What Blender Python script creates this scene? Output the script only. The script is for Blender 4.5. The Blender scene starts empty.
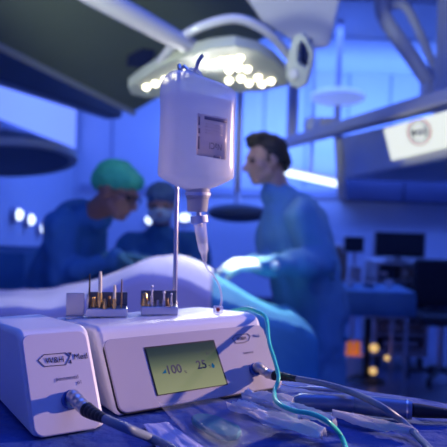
import bpy, bmesh, math, random
from mathutils import Vector, Matrix, noise
random.seed(7)
SC = bpy.context.scene
COL = SC.collection
V = Vector
PI = math.pi

# ------------------------------------------------------------------ camera
F = 650.0
ROLL = 0.03
PITCH = math.atan((223.5 - 207.0) / F)
EYE = V((0, 0, 1.30))
cF = V((0, math.cos(PITCH), -math.sin(PITCH)))
r0 = V((1, 0, 0)); u0 = V((0, math.sin(PITCH), math.cos(PITCH)))
cR = r0 * math.cos(ROLL) + u0 * math.sin(ROLL)
cU = u0 * math.cos(ROLL) - r0 * math.sin(ROLL)
cam = bpy.data.objects.new('camera', bpy.data.cameras.new('camera'))
COL.objects.link(cam)
cam.matrix_world = Matrix(((cR.x, cU.x, -cF.x, EYE.x), (cR.y, cU.y, -cF.y, EYE.y), (cR.z, cU.z, -cF.z, EYE.z), (0, 0, 0, 1)))
cam.data.sensor_fit = 'HORIZONTAL'; cam.data.sensor_width = 24.0
cam.data.lens = F / 447.0 * 24.0
cam.data.clip_start = 0.02
cam.data.dof.use_dof = True
cam.data.dof.focus_distance = 0.80
cam.data.dof.aperture_fstop = 3.8
SC.camera = cam


def ray(u, v):
    return cF + cR * ((u - 223.5) / F) - cU * ((v - 223.5) / F)


def at(u, v, y):
    """world point at depth y seen at photo pixel u, v"""
    d = ray(u, v)
    return EYE + d * (y / d.y)


def on_plane(u, v, o, n):
    d = ray(u, v)
    return EYE + d * ((o - EYE).dot(n) / d.dot(n))


def on_z(u, v, z):
    return on_plane(u, v, V((0, 0, z)), V((0, 0, 1)))


# --------------------------------------------------------------- materials
def mat(name, col, rough=0.5, metal=0.0, var=0.08, scale=30.0, bump=0.0, emit=None, estr=0.0, trans=0.0, alpha=1.0, sub=0.0, coat=0.0, bscale=None):
    m = bpy.data.materials.new(name); m.use_nodes = True
    nt = m.node_tree; b = nt.nodes['Principled BSDF']
    tc = nt.nodes.new('ShaderNodeTexCoord'); nz = nt.nodes.new('ShaderNodeTexNoise')
    nz.inputs['Scale'].default_value = scale; nz.inputs['Detail'].default_value = 3
    nt.links.new(tc.outputs['Object'], nz.inputs['Vector'])
    mx = nt.nodes.new('ShaderNodeMix'); mx.data_type = 'RGBA'
    c = V(col)
    mx.inputs['A'].default_value = (*[max(0, k * (1 - var)) for k in c], 1)
    mx.inputs['B'].default_value = (*[min(1, k * (1 + var)) for k in c], 1)
    nt.links.new(nz.outputs['Fac'], mx.inputs['Factor'])
    nt.links.new(mx.outputs['Result'], b.inputs['Base Color'])
    b.inputs['Roughness'].default_value = rough
    b.inputs['Metallic'].default_value = metal
    b.inputs['Transmission Weight'].default_value = trans
    b.inputs['Alpha'].default_value = alpha
    b.inputs['Coat Weight'].default_value = coat
    if sub:
        b.inputs['Subsurface Weight'].default_value = sub
        b.inputs['Subsurface Radius'].default_value = (0.02, 0.02, 0.02)
    if emit:
        b.inputs['Emission Color'].default_value = (*emit, 1)
        b.inputs['Emission Strength'].default_value = estr
    if bump:
        bp = nt.nodes.new('ShaderNodeBump'); bp.inputs['Strength'].default_value = bump
        bp.inputs['Distance'].default_value = 0.01
        n2 = nz
        if bscale:
            n2 = nt.nodes.new('ShaderNodeTexNoise'); n2.inputs['Scale'].default_value = bscale; n2.inputs['Detail'].default_value = 4
            nt.links.new(tc.outputs['Object'], n2.inputs['Vector'])
        nt.links.new(n2.outputs['Fac'], bp.inputs['Height'])
        nt.links.new(bp.outputs['Normal'], b.inputs['Normal'])
    return m


def mat_film(name, col, opac, transl=0.4, rough=0.25, gloss=0.30):
    """cloudy plastic: see-through share + translucent / diffuse share + gloss"""
    m = bpy.data.materials.new(name); m.use_nodes = True
    nt = m.node_tree; nt.nodes.remove(nt.nodes['Principled BSDF'])
    out = nt.nodes['Material Output']
    N = lambda t: nt.nodes.new(t)
    d = N('ShaderNodeBsdfDiffuse'); t = N('ShaderNodeBsdfTranslucent'); g = N('ShaderNodeBsdfGlossy'); p = N('ShaderNodeBsdfTransparent')
    nz = N('ShaderNodeTexNoise'); nz.inputs['Scale'].default_value = 25
    tc = N('ShaderNodeTexCoord'); nt.links.new(tc.outputs['Object'], nz.inputs['Vector'])
    mx = N('ShaderNodeMix'); mx.data_type = 'RGBA'
    mx.inputs['A'].default_value = (*[k * 0.95 for k in col], 1); mx.inputs['B'].default_value = (*[min(1, k * 1.05) for k in col], 1)
    nt.links.new(nz.outputs['Fac'], mx.inputs['Factor'])
    for n in (d, t): nt.links.new(mx.outputs['Result'], n.inputs['Color'])
    g.inputs['Roughness'].default_value = rough
    a = N('ShaderNodeMixShader'); a.inputs[0].default_value = transl
    nt.links.new(d.outputs[0], a.inputs[1]); nt.links.new(t.outputs[0], a.inputs[2])
    b = N('ShaderNodeMixShader'); b.inputs[0].default_value = opac
    nt.links.new(p.outputs[0], b.inputs[1]); nt.links.new(a.outputs[0], b.inputs[2])
    fr = N('ShaderNodeLayerWeight'); fr.inputs['Blend'].default_value = 0.5
    pw = N('ShaderNodeMath'); pw.operation = 'POWER'; pw.inputs[1].default_value = 3.0
    nt.links.new(fr.outputs['Facing'], pw.inputs[0])
    mu = N('ShaderNodeMath'); mu.operation = 'MULTIPLY_ADD'; mu.inputs[1].default_value = gloss; mu.inputs[2].default_value = gloss * .1
    nt.links.new(pw.outputs[0], mu.inputs[0])
    c = N('ShaderNodeMixShader')
    nt.links.new(mu.outputs[0], c.inputs[0]); nt.links.new(b.outputs[0], c.inputs[1]); nt.links.new(g.outputs[0], c.inputs[2])
    nt.links.new(c.outputs[0], out.inputs['Surface'])
    return m


M = {}
M['device'] = mat('device_shell', (0.80, 0.79, 0.82), 0.35, var=0.02)
M['panel'] = mat('device_panel', (0.52, 0.48, 0.52), 0.42, var=0.02)
M['mpanel'] = mat('module_panel', (0.74, 0.70, 0.74), 0.40, var=0.02)
M['gap'] = mat('gasket', (0.02, 0.02, 0.03), 0.6)
M['ink'] = mat('printed_ink', (0.06, 0.05, 0.09), 0.6)
M['inkgrey'] = mat('grey_ink', (0.25, 0.22, 0.27), 0.6)
M['steel'] = mat('steel', (0.62, 0.62, 0.64), 0.28, 1.0, var=0.1, scale=60)
M['steelsat'] = mat('satin_steel', (0.55, 0.55, 0.57), 0.4, 1.0, var=0.1)
M['gold'] = mat('gold', (0.75, 0.50, 0.18), 0.3, 1.0)
M['ivory'] = mat('ivory', (0.85, 0.78, 0.55), 0.4)
M['brown'] = mat('bronze_brown', (0.22, 0.14, 0.07), 0.4, 0.6)
M['white'] = mat('white_plastic', (0.82, 0.82, 0.84), 0.4, var=0.03)
M['black'] = mat('black_rubber', (0.012, 0.012, 0.016), 0.5)
M['cable'] = mat('grey_cable', (0.17, 0.22, 0.30), 0.45)
M['collar'] = mat('blue_collar', (0.03, 0.10, 0.35), 0.35)
M['teal'] = mat('teal_tube', (0.06, 0.78, 0.50), 0.35)
M['tealfoam'] = mat('teal_sponge', (0.01, 0.17, 0.24), 0.7)
M['red'] = mat('red_plastic', (0.45, 0.02, 0.02), 0.4)
M['drape'] = mat('blue_table_drape', (0.022, 0.07, 0.30), 0.7, var=0.2, scale=8, bump=0.9, bscale=26)
M['pdrape'] = mat('surgical_drape_warm_lit', (0.62, 0.58, 0.74), 0.8, var=0.12, scale=6, bump=0.4, bscale=9)  # lavender tint puts the warm light on the hump into the drape colour
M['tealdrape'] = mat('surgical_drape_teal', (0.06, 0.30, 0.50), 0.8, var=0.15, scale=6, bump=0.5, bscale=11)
M['gown'] = mat('gown_blue', (0.045, 0.19, 0.40), 0.8, var=0.2, scale=5, bump=0.5, bscale=12)
M['gownlight'] = mat('gown_light_blue', (0.15, 0.34, 0.52), 0.75, var=0.15, scale=5, bump=1.0, bscale=8)
M['greencap'] = mat('green_cap', (0.04, 0.42, 0.26), 0.8, var=0.15, bump=0.5, bscale=45)
M['bluecap'] = mat('pale_blue_cap', (0.16, 0.28, 0.42), 0.8, var=0.15, bump=0.4, bscale=45)
M['mask'] = mat('mask_pale', (0.62, 0.74, 0.76), 0.8, var=0.05)
M['skin'] = mat('skin', (0.55, 0.31, 0.22), 0.5, var=0.1, sub=0.05)
M['skindark'] = mat('skin_darker', (0.34, 0.17, 0.11), 0.5, var=0.1, sub=0.05)
M['hair'] = mat('dark_hair', (0.02, 0.013, 0.01), 0.55, var=0.4, scale=60, bump=0.8, bscale=70)
M['eye'] = mat('eye', (0.05, 0.04, 0.04), 0.2)
M['glove'] = mat('white_glove', (0.85, 0.85, 0.80), 0.5, var=0.04)
M['glovedark'] = mat('dark_glove', (0.03, 0.08, 0.14), 0.5)
M['glovegreen'] = mat('green_glove', (0.10, 0.30, 0.32), 0.5)
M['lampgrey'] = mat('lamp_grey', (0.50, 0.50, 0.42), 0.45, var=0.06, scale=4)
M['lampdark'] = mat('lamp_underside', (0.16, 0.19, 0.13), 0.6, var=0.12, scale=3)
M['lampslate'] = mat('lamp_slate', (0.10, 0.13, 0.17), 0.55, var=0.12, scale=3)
M['lamplav'] = mat('lamp_arm_white', (0.62, 0.58, 0.62), 0.3, var=0.05, scale=4, coat=0.4)
M['led'] = mat('led_lens', (1, 0.95, 0.8), 0.3, emit=(1.0, 0.93, 0.66), estr=6.0)
M['wall'] = mat('wall_paint', (0.66, 0.68, 0.74), 0.6, var=0.06, scale=1.2)
M['ceil'] = mat('ceiling_panels', (0.62, 0.66, 0.72), 0.6, var=0.05, scale=1.5)
M['floor'] = mat('floor_vinyl', (0.10, 0.12, 0.20), 0.35, var=0.15, scale=3)
M['seam'] = mat('wall_seam', (0.40, 0.42, 0.52), 0.6)
M['cab'] = mat('cart_grey', (0.50, 0.50, 0.52), 0.5, var=0.1)
M['cabdark'] = mat('cart_dark', (0.035, 0.04, 0.05), 0.5, var=0.2)
M['screenoff'] = mat('screen_off', (0.008, 0.022, 0.02), 0.25)
M['navy'] = mat('navy_panel', (0.03, 0.04, 0.10), 0.6, var=0.15, scale=2)
M['pendant'] = mat('pendant_panel', (0.55, 0.54, 0.62), 0.5, var=0.06, scale=3)
M['brownpan'] = mat('brown_panel', (0.30, 0.22, 0.17), 0.6)
M['orange'] = mat('orange_fluid_glow', (0.80, 0.22, 0.03), 0.35, emit=(1.0, 0.28, 0.04), estr=0.35)  # brightness of the canisters added as weak emission
M['amber'] = mat('amber_light', (0.9, 0.6, 0.2), 0.35, emit=(1.0, 0.62, 0.2), estr=0.9)
M['glow'] = mat('lamp_white', (1, 1, 1), 0.4, emit=(0.72, 0.86, 1.0), estr=2.6)
M['domeglow'] = mat('pale_dome_glow', (0.7, 0.75, 0.8), 0.4, emit=(0.28, 0.42, 1.0), estr=0.55)  # weak glow added to lift the dome's unlit underside
M['bluewin'] = mat('blue_lit_window', (0.3, 0.4, 0.8), 0.4, emit=(0.22, 0.34, 1.0), estr=0.85)
M['signface'] = mat('backlit_sign', (0.25, 0.25, 0.22), 0.5, emit=(0.92, 0.97, 0.84), estr=0.88)
M['signred'] = mat('sign_red', (0.55, 0.12, 0.14), 0.5, emit=(0.6, 0.2, 0.22), estr=0.4)
M['bottle'] = mat_film('bottle_plastic', (0.95, 0.95, 0.97), 0.58, 0.6)
M['fluid'] = mat_film('saline', (0.92, 0.93, 0.98), 0.72, 0.65)
M['label'] = mat_film('paper_label', (0.88, 0.82, 0.82), 0.97, 0.55)
M['closure'] = mat_film('closure_plastic', (0.55, 0.55, 0.60), 0.9, 0.3)
M['clear'] = mat_film('clear_tube', (0.85, 0.86, 0.95), 0.35, 0.3, 0.1)
M['pouch'] = mat_film('clear_pouch', (0.75, 0.78, 0.90), 0.07, 0.3, 0.25, 0.05)
M['wrap'] = mat_film('white_wrap', (0.96, 0.95, 0.96), 0.90, 0.35, 0.25)
M['paper'] = mat('sterile_paper', (0.45, 0.48, 0.72), 0.6)
M['slate'] = mat('handpiece_grey', (0.16, 0.22, 0.36), 0.35, 0.3)


M['tealfoam'].node_tree.nodes['Principled BSDF'].inputs['Specular IOR Level'].default_value = 0.05
M['pdrape'].node_tree.nodes['Principled BSDF'].inputs['Specular IOR Level'].default_value = 0.1


def mat_screen():
    m = bpy.data.materials.new('lcd_screen'); m.use_nodes = True
    nt = m.node_tree; b = nt.nodes['Principled BSDF']
    tc = nt.nodes.new('ShaderNodeTexCoord'); sp = nt.nodes.new('ShaderNodeSeparateXYZ'); rp = nt.nodes.new('ShaderNodeValToRGB')
    nt.links.new(tc.outputs['Generated'], sp.inputs[0]); nt.links.new(sp.outputs['Z'], rp.inputs[0])
    e = rp.color_ramp.elements
    e[0].position = 0.0; e[0].color = (0.42, 0.46, 0.25, 1)
    e[1].position = 1.0; e[1].color = (0.008, 0.035, 0.028, 1)
    k = e.new(0.42); k.color = (0.32, 0.36, 0.19, 1)
    k = e.new(0.62); k.color = (0.15, 0.20, 0.11, 1)
    k = e.new(0.84); k.color = (0.03, 0.06, 0.045, 1)
    b.inputs['Base Color'].default_value = (0.012, 0.014, 0.012, 1)
    b.inputs['Roughness'].default_value = 0.35
    nt.links.new(rp.outputs[0], b.inputs['Emission Color']); b.inputs['Emission Strength'].default_value = 0.56
    return m


M['lcd'] = mat_screen()


# ------------------------------------------------------------- mesh builder
class MB:
    def __init__(s):
        s.v = []; s.f = []

    def add(s, vs, fs):
        b = len(s.v); s.v += [V(p) for p in vs]; s.f += [tuple(i + b for i in f) for f in fs]; return s

    def box(s, c, size, ax=None):
        """ax: three axis vectors (default world)"""
        ax = ax or (V((1, 0, 0)), V((0, 1, 0)), V((0, 0, 1)))
        c = V(c); h = [k / 2 for k in size]; vs = []
        for i in (-1, 1):
            for j in (-1, 1):
                for k in (-1, 1):
                    vs.append(c + ax[0] * h[0] * i + ax[1] * h[1] * j + ax[2] * h[2] * k)
        return s.add(vs, [(0, 1, 3, 2), (4, 6, 7, 5), (0, 4, 5, 1), (2, 3, 7, 6), (0, 2, 6, 4), (1, 5, 7, 3)])

    def loft(s, rings, cap=True, closed=False):
        n = len(rings[0]); vs = [p for r in rings for p in r]; fs = []
        m = len(rings)
        for i in range(m if closed else m - 1):
            for j in range(n):
                a = i * n + j; b = i * n + (j + 1) % n; k = ((i + 1) % m) * n
                fs.append((a, b, k + (j + 1) % n, k + j))
        if cap and not closed:
            fs.append(tuple(range(n - 1, -1, -1))); fs.append(tuple((m - 1) * n + j for j in range(n)))
        return s.add(vs, fs)

    def tube(s, pts, r, n=10, cap=True):
        pts = [V(p) for p in pts]; rs = r if isinstance(r, (list, tuple)) else [r] * len(pts)
        rings = []; side = None
        for i, p in enumerate(pts):
            t = (pts[min(i + 1, len(pts) - 1)] - pts[max(i - 1, 0)]).normalized()
            if side is None:
                side = t.orthogonal().normalized()
            side = (side - t * side.dot(t)).normalized(); b = t.cross(side)
            rings.append([p + (side * math.cos(2 * PI * k / n) + b * math.sin(2 * PI * k / n)) * rs[i] for k in range(n)])
        return s.loft(rings, cap)

    def sphere(s, c, rad, ax=None, n=20, m=14):
        ax = ax or (V((1, 0, 0)), V((0, 1, 0)), V((0, 0, 1)))
        rx, ry, rz = rad if isinstance(rad, (list, tuple)) else (rad,) * 3
        c = V(c); vs = [c + ax[2] * rz]; fs = []
        for i in range(1, m):
            a = PI * i / m
            for j in range(n):
                b = 2 * PI * j / n
                vs.append(c + ax[0] * rx * math.sin(a) * math.cos(b) + ax[1] * ry * math.sin(a) * math.sin(b) + ax[2] * rz * math.cos(a))
        vs.append(c - ax[2] * rz)
        for j in range(n):
            fs.append((0, 1 + j, 1 + (j + 1) % n)); k = 1 + (m - 2) * n
            fs.append((len(vs) - 1, k + (j + 1) % n, k + j))
        for i in range(m - 2):
            for j in range(n):
                a = 1 + i * n + j; b = 1 + i * n + (j + 1) % n
                fs.append((a, a + n, b + n, b))
        return s.add(vs, fs)

    def cap(s, a, b, ra, rb, side=None, flat=1.0, n=16):
        """tapered capsule; flat squashes it along the axis perpendicular to side"""
        a = V(a); b = V(b); z = (b - a)
        z = z.normalized() if z.length > 1e-6 else V((0, 0, 1))
        x = V(side) if side is not None else z.orthogonal()
        x = (x - z * x.dot(z)).normalized(); y = z.cross(x)
        rings = []
        for end, c, r in ((0, a, ra), (1, b, rb)):
            for i in range(6):
                t = (PI / 2) * (i + 0.35) / 5.35 if end == 0 else (PI / 2) * (5 - i + 0.35) / 5.35
                t = min(t, PI / 2)
                h = -math.cos(t) * r if end == 0 else math.cos(t) * r
                rr = math.sin(t) * r
                rings.append([c + z * h + x * rr * math.cos(2 * PI * k / n) + y * rr * flat * math.sin(2 * PI * k / n) for k in range(n)])
        return s.loft(rings)

    def disc(s, c, axis, r, h, n=32, r2=None):
        axis = V(axis).normalized(); c = V(c)
        x = axis.orthogonal().normalized(); y = axis.cross(x)
        R = lambda q, d: [c + axis * d + (x * math.cos(2 * PI * k / n) + y * math.sin(2 * PI * k / n)) * q for k in range(n)]
        return s.loft([R(r, 0), R(r2 if r2 is not None else r, h)])

    def ring(s, c, axis, r, w, h, n=36, sx=1.0):
        """flat annulus with thickness"""
        axis = V(axis).normalized(); c = V(c); x = axis.orthogonal().normalized(); y = axis.cross(x)
        R = lambda q, d: [c + axis * d + (x * sx * math.cos(2 * PI * k / n) + y * math.sin(2 * PI * k / n)) * q for k in range(n)]
        rr = [R(r, 0), R(r, h), R(r - w, h), R(r - w, 0)]
        return s.loft(rr, closed=True)

    def prism(s, poly, off):
        poly = [V(p) for p in poly]
        return s.loft([poly, [p + V(off) for p in poly]])

    def build(s, name, m, parent=None, smooth=True, bevel=0, seg=3, ang=35, remesh=0, sm=0, subsurf=0):
        me = bpy.data.meshes.new(name); me.from_pydata([tuple(p) for p in s.v], [], s.f)
        bm = bmesh.new(); bm.from_mesh(me); bmesh.ops.recalc_face_normals(bm, faces=bm.faces); bm.to_mesh(me); bm.free()
        me.materials.append(M[m] if isinstance(m, str) else m)
        o = bpy.data.objects.new(name, me); COL.objects.link(o)
        if remesh:
            r = o.modifiers.new('r', 'REMESH'); r.mode = 'VOXEL'; r.voxel_size = remesh; r.use_smooth_shade = True
            if sm:
                k = o.modifiers.new('s', 'SMOOTH'); k.iterations = sm; k.factor = 0.5
            dg = bpy.context.evaluated_depsgraph_get(); dg.update()
            nm = bpy.data.meshes.new_from_object(o.evaluated_get(dg)); o.modifiers.clear(); o.data = nm
            if not nm.materials:
                nm.materials.append(M[m])
        if bevel:
            k = o.modifiers.new('b', 'BEVEL'); k.width = bevel; k.segments = seg; k.limit_method = 'ANGLE'; k.angle_limit = math.radians(30)
        if subsurf:
            k = o.modifiers.new('s', 'SUBSURF'); k.levels = k.render_levels = subsurf
        if smooth:
            o.data.shade_smooth()
            if not remesh:
                o.data.set_sharp_from_angle(angle=math.radians(ang))
        if parent:
            attach(o, parent)
        return o


def attach(o, parent):
    o.parent = parent
    m = Matrix.Translation(parent.location)
    q = parent
    if parent.parent:
        m = Matrix.Identity(4) if parent.type != 'EMPTY' else m
        m = WORLD[parent.name]
    o.matrix_parent_inverse = m.inverted()
    WORLD[o.name] = Matrix.Identity(4)


WORLD = {}


def tag(o, label, cat, group=None, kind=None):
    o['label'] = label; o['category'] = cat
    if group: o['group'] = group
    if kind: o['kind'] = kind
    return o


def thing(name, loc, label, cat, group=None):
    o = bpy.data.objects.new(name, None); COL.objects.link(o); o.location = V(loc); o.empty_display_size = 0.05
    return tag(o, label, cat, group)


def struct(name, mb, m, parent=None, **k):
    o = mb.build(name, m, parent, **k); o['kind'] = 'structure'; return o


def text(name, body, size, o, ex, ey, m, parent, lift=0.0004, align='CENTER', bold=0.0, sx=1.0):
    c = bpy.data.curves.new(name, 'FONT'); c.body = body; c.size = size; c.extrude = 0.0001; c.align_x = align; c.align_y = 'CENTER'; c.offset = bold
    t = bpy.data.objects.new(name + '_curve', c); COL.objects.link(t)
    dg = bpy.context.evaluated_depsgraph_get(); dg.update()
    me = bpy.data.meshes.new_from_object(t.evaluated_get(dg))
    bpy.data.objects.remove(t)
    ez = ex.cross(ey).normalized(); o = V(o) + ez * lift
    for v in me.vertices:
        p = v.co.copy(); v.co = o + ex * p.x * sx + ey * p.y + ez * p.z
    me.materials.clear(); me.materials.append(M[m])
    ob = bpy.data.objects.new(name, me); COL.objects.link(ob)
    if parent: attach(ob, parent)
    return ob


def spline(pts, n=10):
    pts = [V(p) for p in pts]; out = []
    P = [pts[0] * 2 - pts[1]] + pts + [pts[-1] * 2 - pts[-2]]
    for i in range(1, len(P) - 2):
        a, b, c, d = P[i - 1:i + 3]
        for k in range(n):
            t = k / n
            out.append(0.5 * ((2 * b) + (c - a) * t + (2 * a - 5 * b + 4 * c - d) * t * t + (3 * b - a - 3 * c + d) * t ** 3))
    out.append(pts[-1]); return out


# =================================================================== ROOM
WX0, WX1, WY0, WY1, CH = -2.0, 5.2, -1.6, 8.6, 3.1
fl = MB().box(((WX0 + WX1) / 2, (WY0 + WY1) / 2, -0.05), (WX1 - WX0 + .4, WY1 - WY0 + .4, .1)); struct('floor', fl, 'floor')
ce = MB().box(((WX0 + WX1) / 2, (WY0 + WY1) / 2, CH + .05), (WX1 - WX0 + .4, WY1 - WY0 + .4, .1)); struct('ceiling', ce, 'ceil')
struct('wall_back', MB().box(((WX0 + WX1) / 2, WY1 + .06, CH / 2), (WX1 - WX0 + .4, .12, CH)), 'wall')
struct('wall_left', MB().box((WX0 - .06, (WY0 + WY1) / 2, CH / 2), (.12, WY1 - WY0, CH)), 'wall')
struct('wall_right', MB().box((WX1 + .06, (WY0 + WY1) / 2, CH / 2), (.12, WY1 - WY0, CH)), 'wall')
# back wall panel seams and rails
k = 1
for x in (-1.5, -0.7, 0.5, 1.05, 1.6, 2.15, 2.7, 3.9):
    struct('trim_%d' % k, MB().box((x, WY1 - .008, 2.35), (.03, .016, 1.5)), 'seam'); k += 1
struct('trim_%d' % k, MB().box((1.6, WY1 - .02, 1.5), (7.0, .04, .10)), 'seam'); k += 1
struct('baseboard_back', MB().box((1.6, WY1 - .012, .06), (7.1, .024, .12)), 'navy')
# ceiling joints
for i, y in enumerate((3.2, 4.4, 5.6, 6.8)):
    struct('trim_%d' % k, MB().box((1.6, y, CH - .006), (7.1, .03, .012)), 'seam'); k += 1
# blue-lit high window on the left wall
wn = struct('window_1', MB().box((WX0 + .02, 7.0, 2.28), (.04, 3.0, .56)), 'bluewin', bevel=.005)
struct('frame', MB().box((WX0 + .03, 7.0, 1.97), (.06, 3.1, .05)).box((WX0 + .03, 7.0, 2.585), (.06, 3.1, .05)).box((WX0 + .03, 5.475, 2.28), (.06, .05, .6)).box((WX0 + .03, 8.525, 2.28), (.06, .05, .6)), 'seam', wn)

# ============================================================ DEVICE TABLE
TZ = 1.30 - 0.2569
tb = thing('instrument_table', (0, .70, 0), 'steel instrument table in front under a blue drape carrying the white control unit', 'table')
yaw = math.radians(-30); tx = V((math.cos(yaw), math.sin(yaw), 0)); ty = V((-math.sin(yaw), math.cos(yaw), 0))
tc0 = tx * -.33 + ty * .51
MB().box(tc0 + V((0, 0, TZ - .032)), (1.46, .77, .03), (tx, ty, V((0, 0, 1)))).build('tabletop', 'steelsat', tb, bevel=.004)
for sx in (-1, 1):
    for sy in (-1, 1):
        b = tc0 + tx * .66 * sx + ty * .33 * sy
        MB().tube([b, b + V((0, 0, TZ - .05))], .016).build('leg', 'steelsat', tb)
TD = TZ - .0045
dr = MB(); nx, ny = 150, 90
vs = []; fs = []
hw, hd = .755, .405
for j in range(ny + 1):
    for i in range(nx + 1):
        a = -1.22 + 2.44 * i / nx; b = -1.5 + 3.0 * j / ny
        x = max(-1, min(1, a)) * hw; y = max(-1, min(1, b)) * hd
        ex = max(0, abs(a) - 1) * hw; ey = max(0, abs(b) - 1) * hd
        drop = max(ex, ey) * 1.6
        p = V((x * 4.5, y * 4.5, 0))
        w = noise.noise(p * 2.3) * .5 + abs(noise.noise(p * 4.1)) * .5
        z = -.0045 * (0.5 + w) if drop == 0 else -.004 - drop
        o = V((0, 0, 0))
        if drop > 0:
            r = .012 + .02 * math.sin(26 * (x + y) + 2 * noise.noise(p)) * min(1, drop * 6)
            if ex >= ey: o += tx * math.copysign(max(.006, r), a)
            if ey >= ex: o += ty * math.copysign(max(.006, r), b)
        vs.append(tc0 + tx * x + ty * y + o + V((0, 0, TZ + z)))
for j in range(ny):
    for i in range(nx):
        q = j * (nx + 1) + i; fs.append((q, q + 1, q + nx + 2, q + nx + 1))
dro = dr.add(vs, fs).build('table_drape', 'drape')
k2 = dro.modifiers.new('t', 'SOLIDIFY'); k2.thickness = .0012; k2.offset = 1
tag(dro, 'crinkled deep blue sterile drape spread over the front instrument table', 'drape')

# ================================================== CONTROL UNIT (main box)
Z = V((0, 0, 1))


class Box:
    """front lower left corner O, width axis d, outward horizontal normal n, reclined panel"""
    def __init__(s, th, px, py, W, H, R):
        s.d = V((math.cos(th), math.sin(th), 0)); s.n = V((math.sin(th), -math.cos(th), 0))
        s.O = V((px, py, TZ)); s.W, s.H, s.R = W, H, R
        s.up = (Z * H - s.n * R); s.L = s.up.length; s.ey = s.up.normalized(); s.ez = s.d.cross(s.ey).normalized()

    def P(s, a, r, z):  # along width, depth behind the lower front edge, height
        return s.O + s.d * a - s.n * r + Z * z

    def S(s, a, b, lift=0):  # on the panel
        return s.O + s.d * a + s.ey * b + s.ez * lift

    def px(s, u, v, lift=0):
        return on_plane(u, v, s.O, s.ez) + s.ez * lift


D1 = Box(.60415, -.1195, .7717, .262, .0848, .0597)
un = thing('surgical_control_unit', D1.P(.131, .14, 0), 'large white control unit with a reclined front and a lit green screen', 'medical device')


def shell(bx, prof, a0, a1, name, m, parent, bev, seg=5):
    mb = MB(); mb.loft([[bx.P(a, r, z) for r, z in prof] for a in (a0, a1)])
    return mb.build(name, m, parent, bevel=bev, seg=seg)


def rrect(bx, a0, a1, b0, b1, r, lift, n=8):
    pts = []
    for cx, cy, t0 in ((a1 - r, b1 - r, 0), (a0 + r, b1 - r, 90), (a0 + r, b0 + r, 180), (a1 - r, b0 + r, 270)):
        for k in range(n + 1):
            t = math.radians(t0 + 90 * k / n); pts.append(bx.S(cx + r * math.cos(t), cy + r * math.sin(t), lift))
    return pts


prof = [(.006, .0), (.006 + .0597 * .02, .002), (.0597, .0835), (.078, .0945), (.10, .0945), (.27, .083), (.285, .07), (.285, 0)]
prof = [(.004, .0), (.0612, .0815), (.0645, .0885), (.0700, .0935), (.079, .0965), (.092, .0968), (.222, .086), (.231, .080), (.235, .066), (.235, 0)]
shell(D1, prof, 0.0, .262, 'housing', 'device', un, .007)
MB().prism(rrect(D1, .0022, .2570, .0032, D1.L - .005, .012, -.0025), D1.ez * .0033).build('gasket', 'gap', un, bevel=.0005)
pn = MB().prism(rrect(D1, .0035, .2585, .0045, D1.L - .0025, .011, -.002), D1.ez * .0045).build('front_panel', 'panel', un, bevel=.0012)
LF = .0028
sc = [D1.px(143.5, 350.5, LF), D1.px(211, 342.8, LF), D1.px(226, 384, LF), D1.px(159, 396, LF)]
ax0, ax1, bx0, bx1 = .22617 * .262, .62648 * .262, .19101 * D1.L, .79776 * D1.L
MB().prism(rrect(D1, ax0 - .0022, ax1 + .0026, bx0 - .001, bx1 + .0022, .0015, LF - .0008), D1.ez * .001).build('screen_bezel', 'gap', pn)
scr = MB().prism(rrect(D1, ax0, ax1, bx0, bx1, .001, LF - .0006), D1.ez * .0014).build('screen', 'lcd', un, smooth=False)
LS = LF + .0009


def ptext(bx, name, body, u, v, size, m, parent, lift, **k):
    return text(name, body, size, bx.px(u, v, lift), bx.d, bx.ey, m, parent, lift=.0003, **k)


ptext(D1, 'readout', '100', 172.5, 370.8, .0165, 'ink', scr, LS, sx=.98, bold=.00025)
ptext(D1, 'readout_unit', '%', 184.4, 373.0, .006, 'ink', scr, LS)
ptext(D1, 'readout', '25', 200.2, 366.0, .0165, 'ink', scr, LS, sx=.98, bold=.00025)
ptext(D1, 'readout_unit', '%', 208.8, 367.6, .006, 'ink', scr, LS)
q = D1.px(163.0, 374.5, LS)
MB().prism([q - D1.d * .003, q + D1.d * .0035, q + D1.d * .0035 + D1.ey * .0055], D1.ez * .0002).build('power_symbol', 'tealfoam', scr, smooth=False)
q = D1.px(211.6, 366.5, LS)
MB().prism([q + D1.d * .0026 * math.cos(t) * (1 if math.sin(t) < 0 else 1 - .75 * math.sin(t)) + D1.ey * .0038 * math.sin(t) for t in [2 * PI * k / 18 for k in range(18)]], D1.ez * .0002).build('drop_symbol', 'tealfoam', scr, smooth=False)
ptext(D1, 'readout_note', '2:1', 206.5, 354.5, .005, 'ink', scr, LS)


def outline(bx, poly, w, lift, name, m, parent):
    """closed line of width w along a polygon of panel points"""
    c = sum(poly, V((0, 0, 0))) / len(poly); mb = MB(); n = len(poly)
    inn = []
    for i in range(n):
        a, b, e = poly[i - 1], poly[i], poly[(i + 1) % n]
        t1 = (b - a).normalized(); t2 = (e - b).normalized()
        n1 = bx.ez.cross(t1); n2 = bx.ez.cross(t2); nn = (n1 + n2)
        nn = nn.normalized() / max(.4, nn.normalized().dot(n1))
        if nn.dot(c - b) < 0: nn = -nn
        inn.append(b + nn * w)
    z = bx.ez * .0003
    mb.loft([poly, [p + z for p in poly], [p + z for p in inn], inn], closed=True)
    return mb.build(name, m, parent, smooth=False)


def pxpoly(bx, pts, lift):
    return [bx.px(u, v, lift) for u, v in pts]


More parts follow.
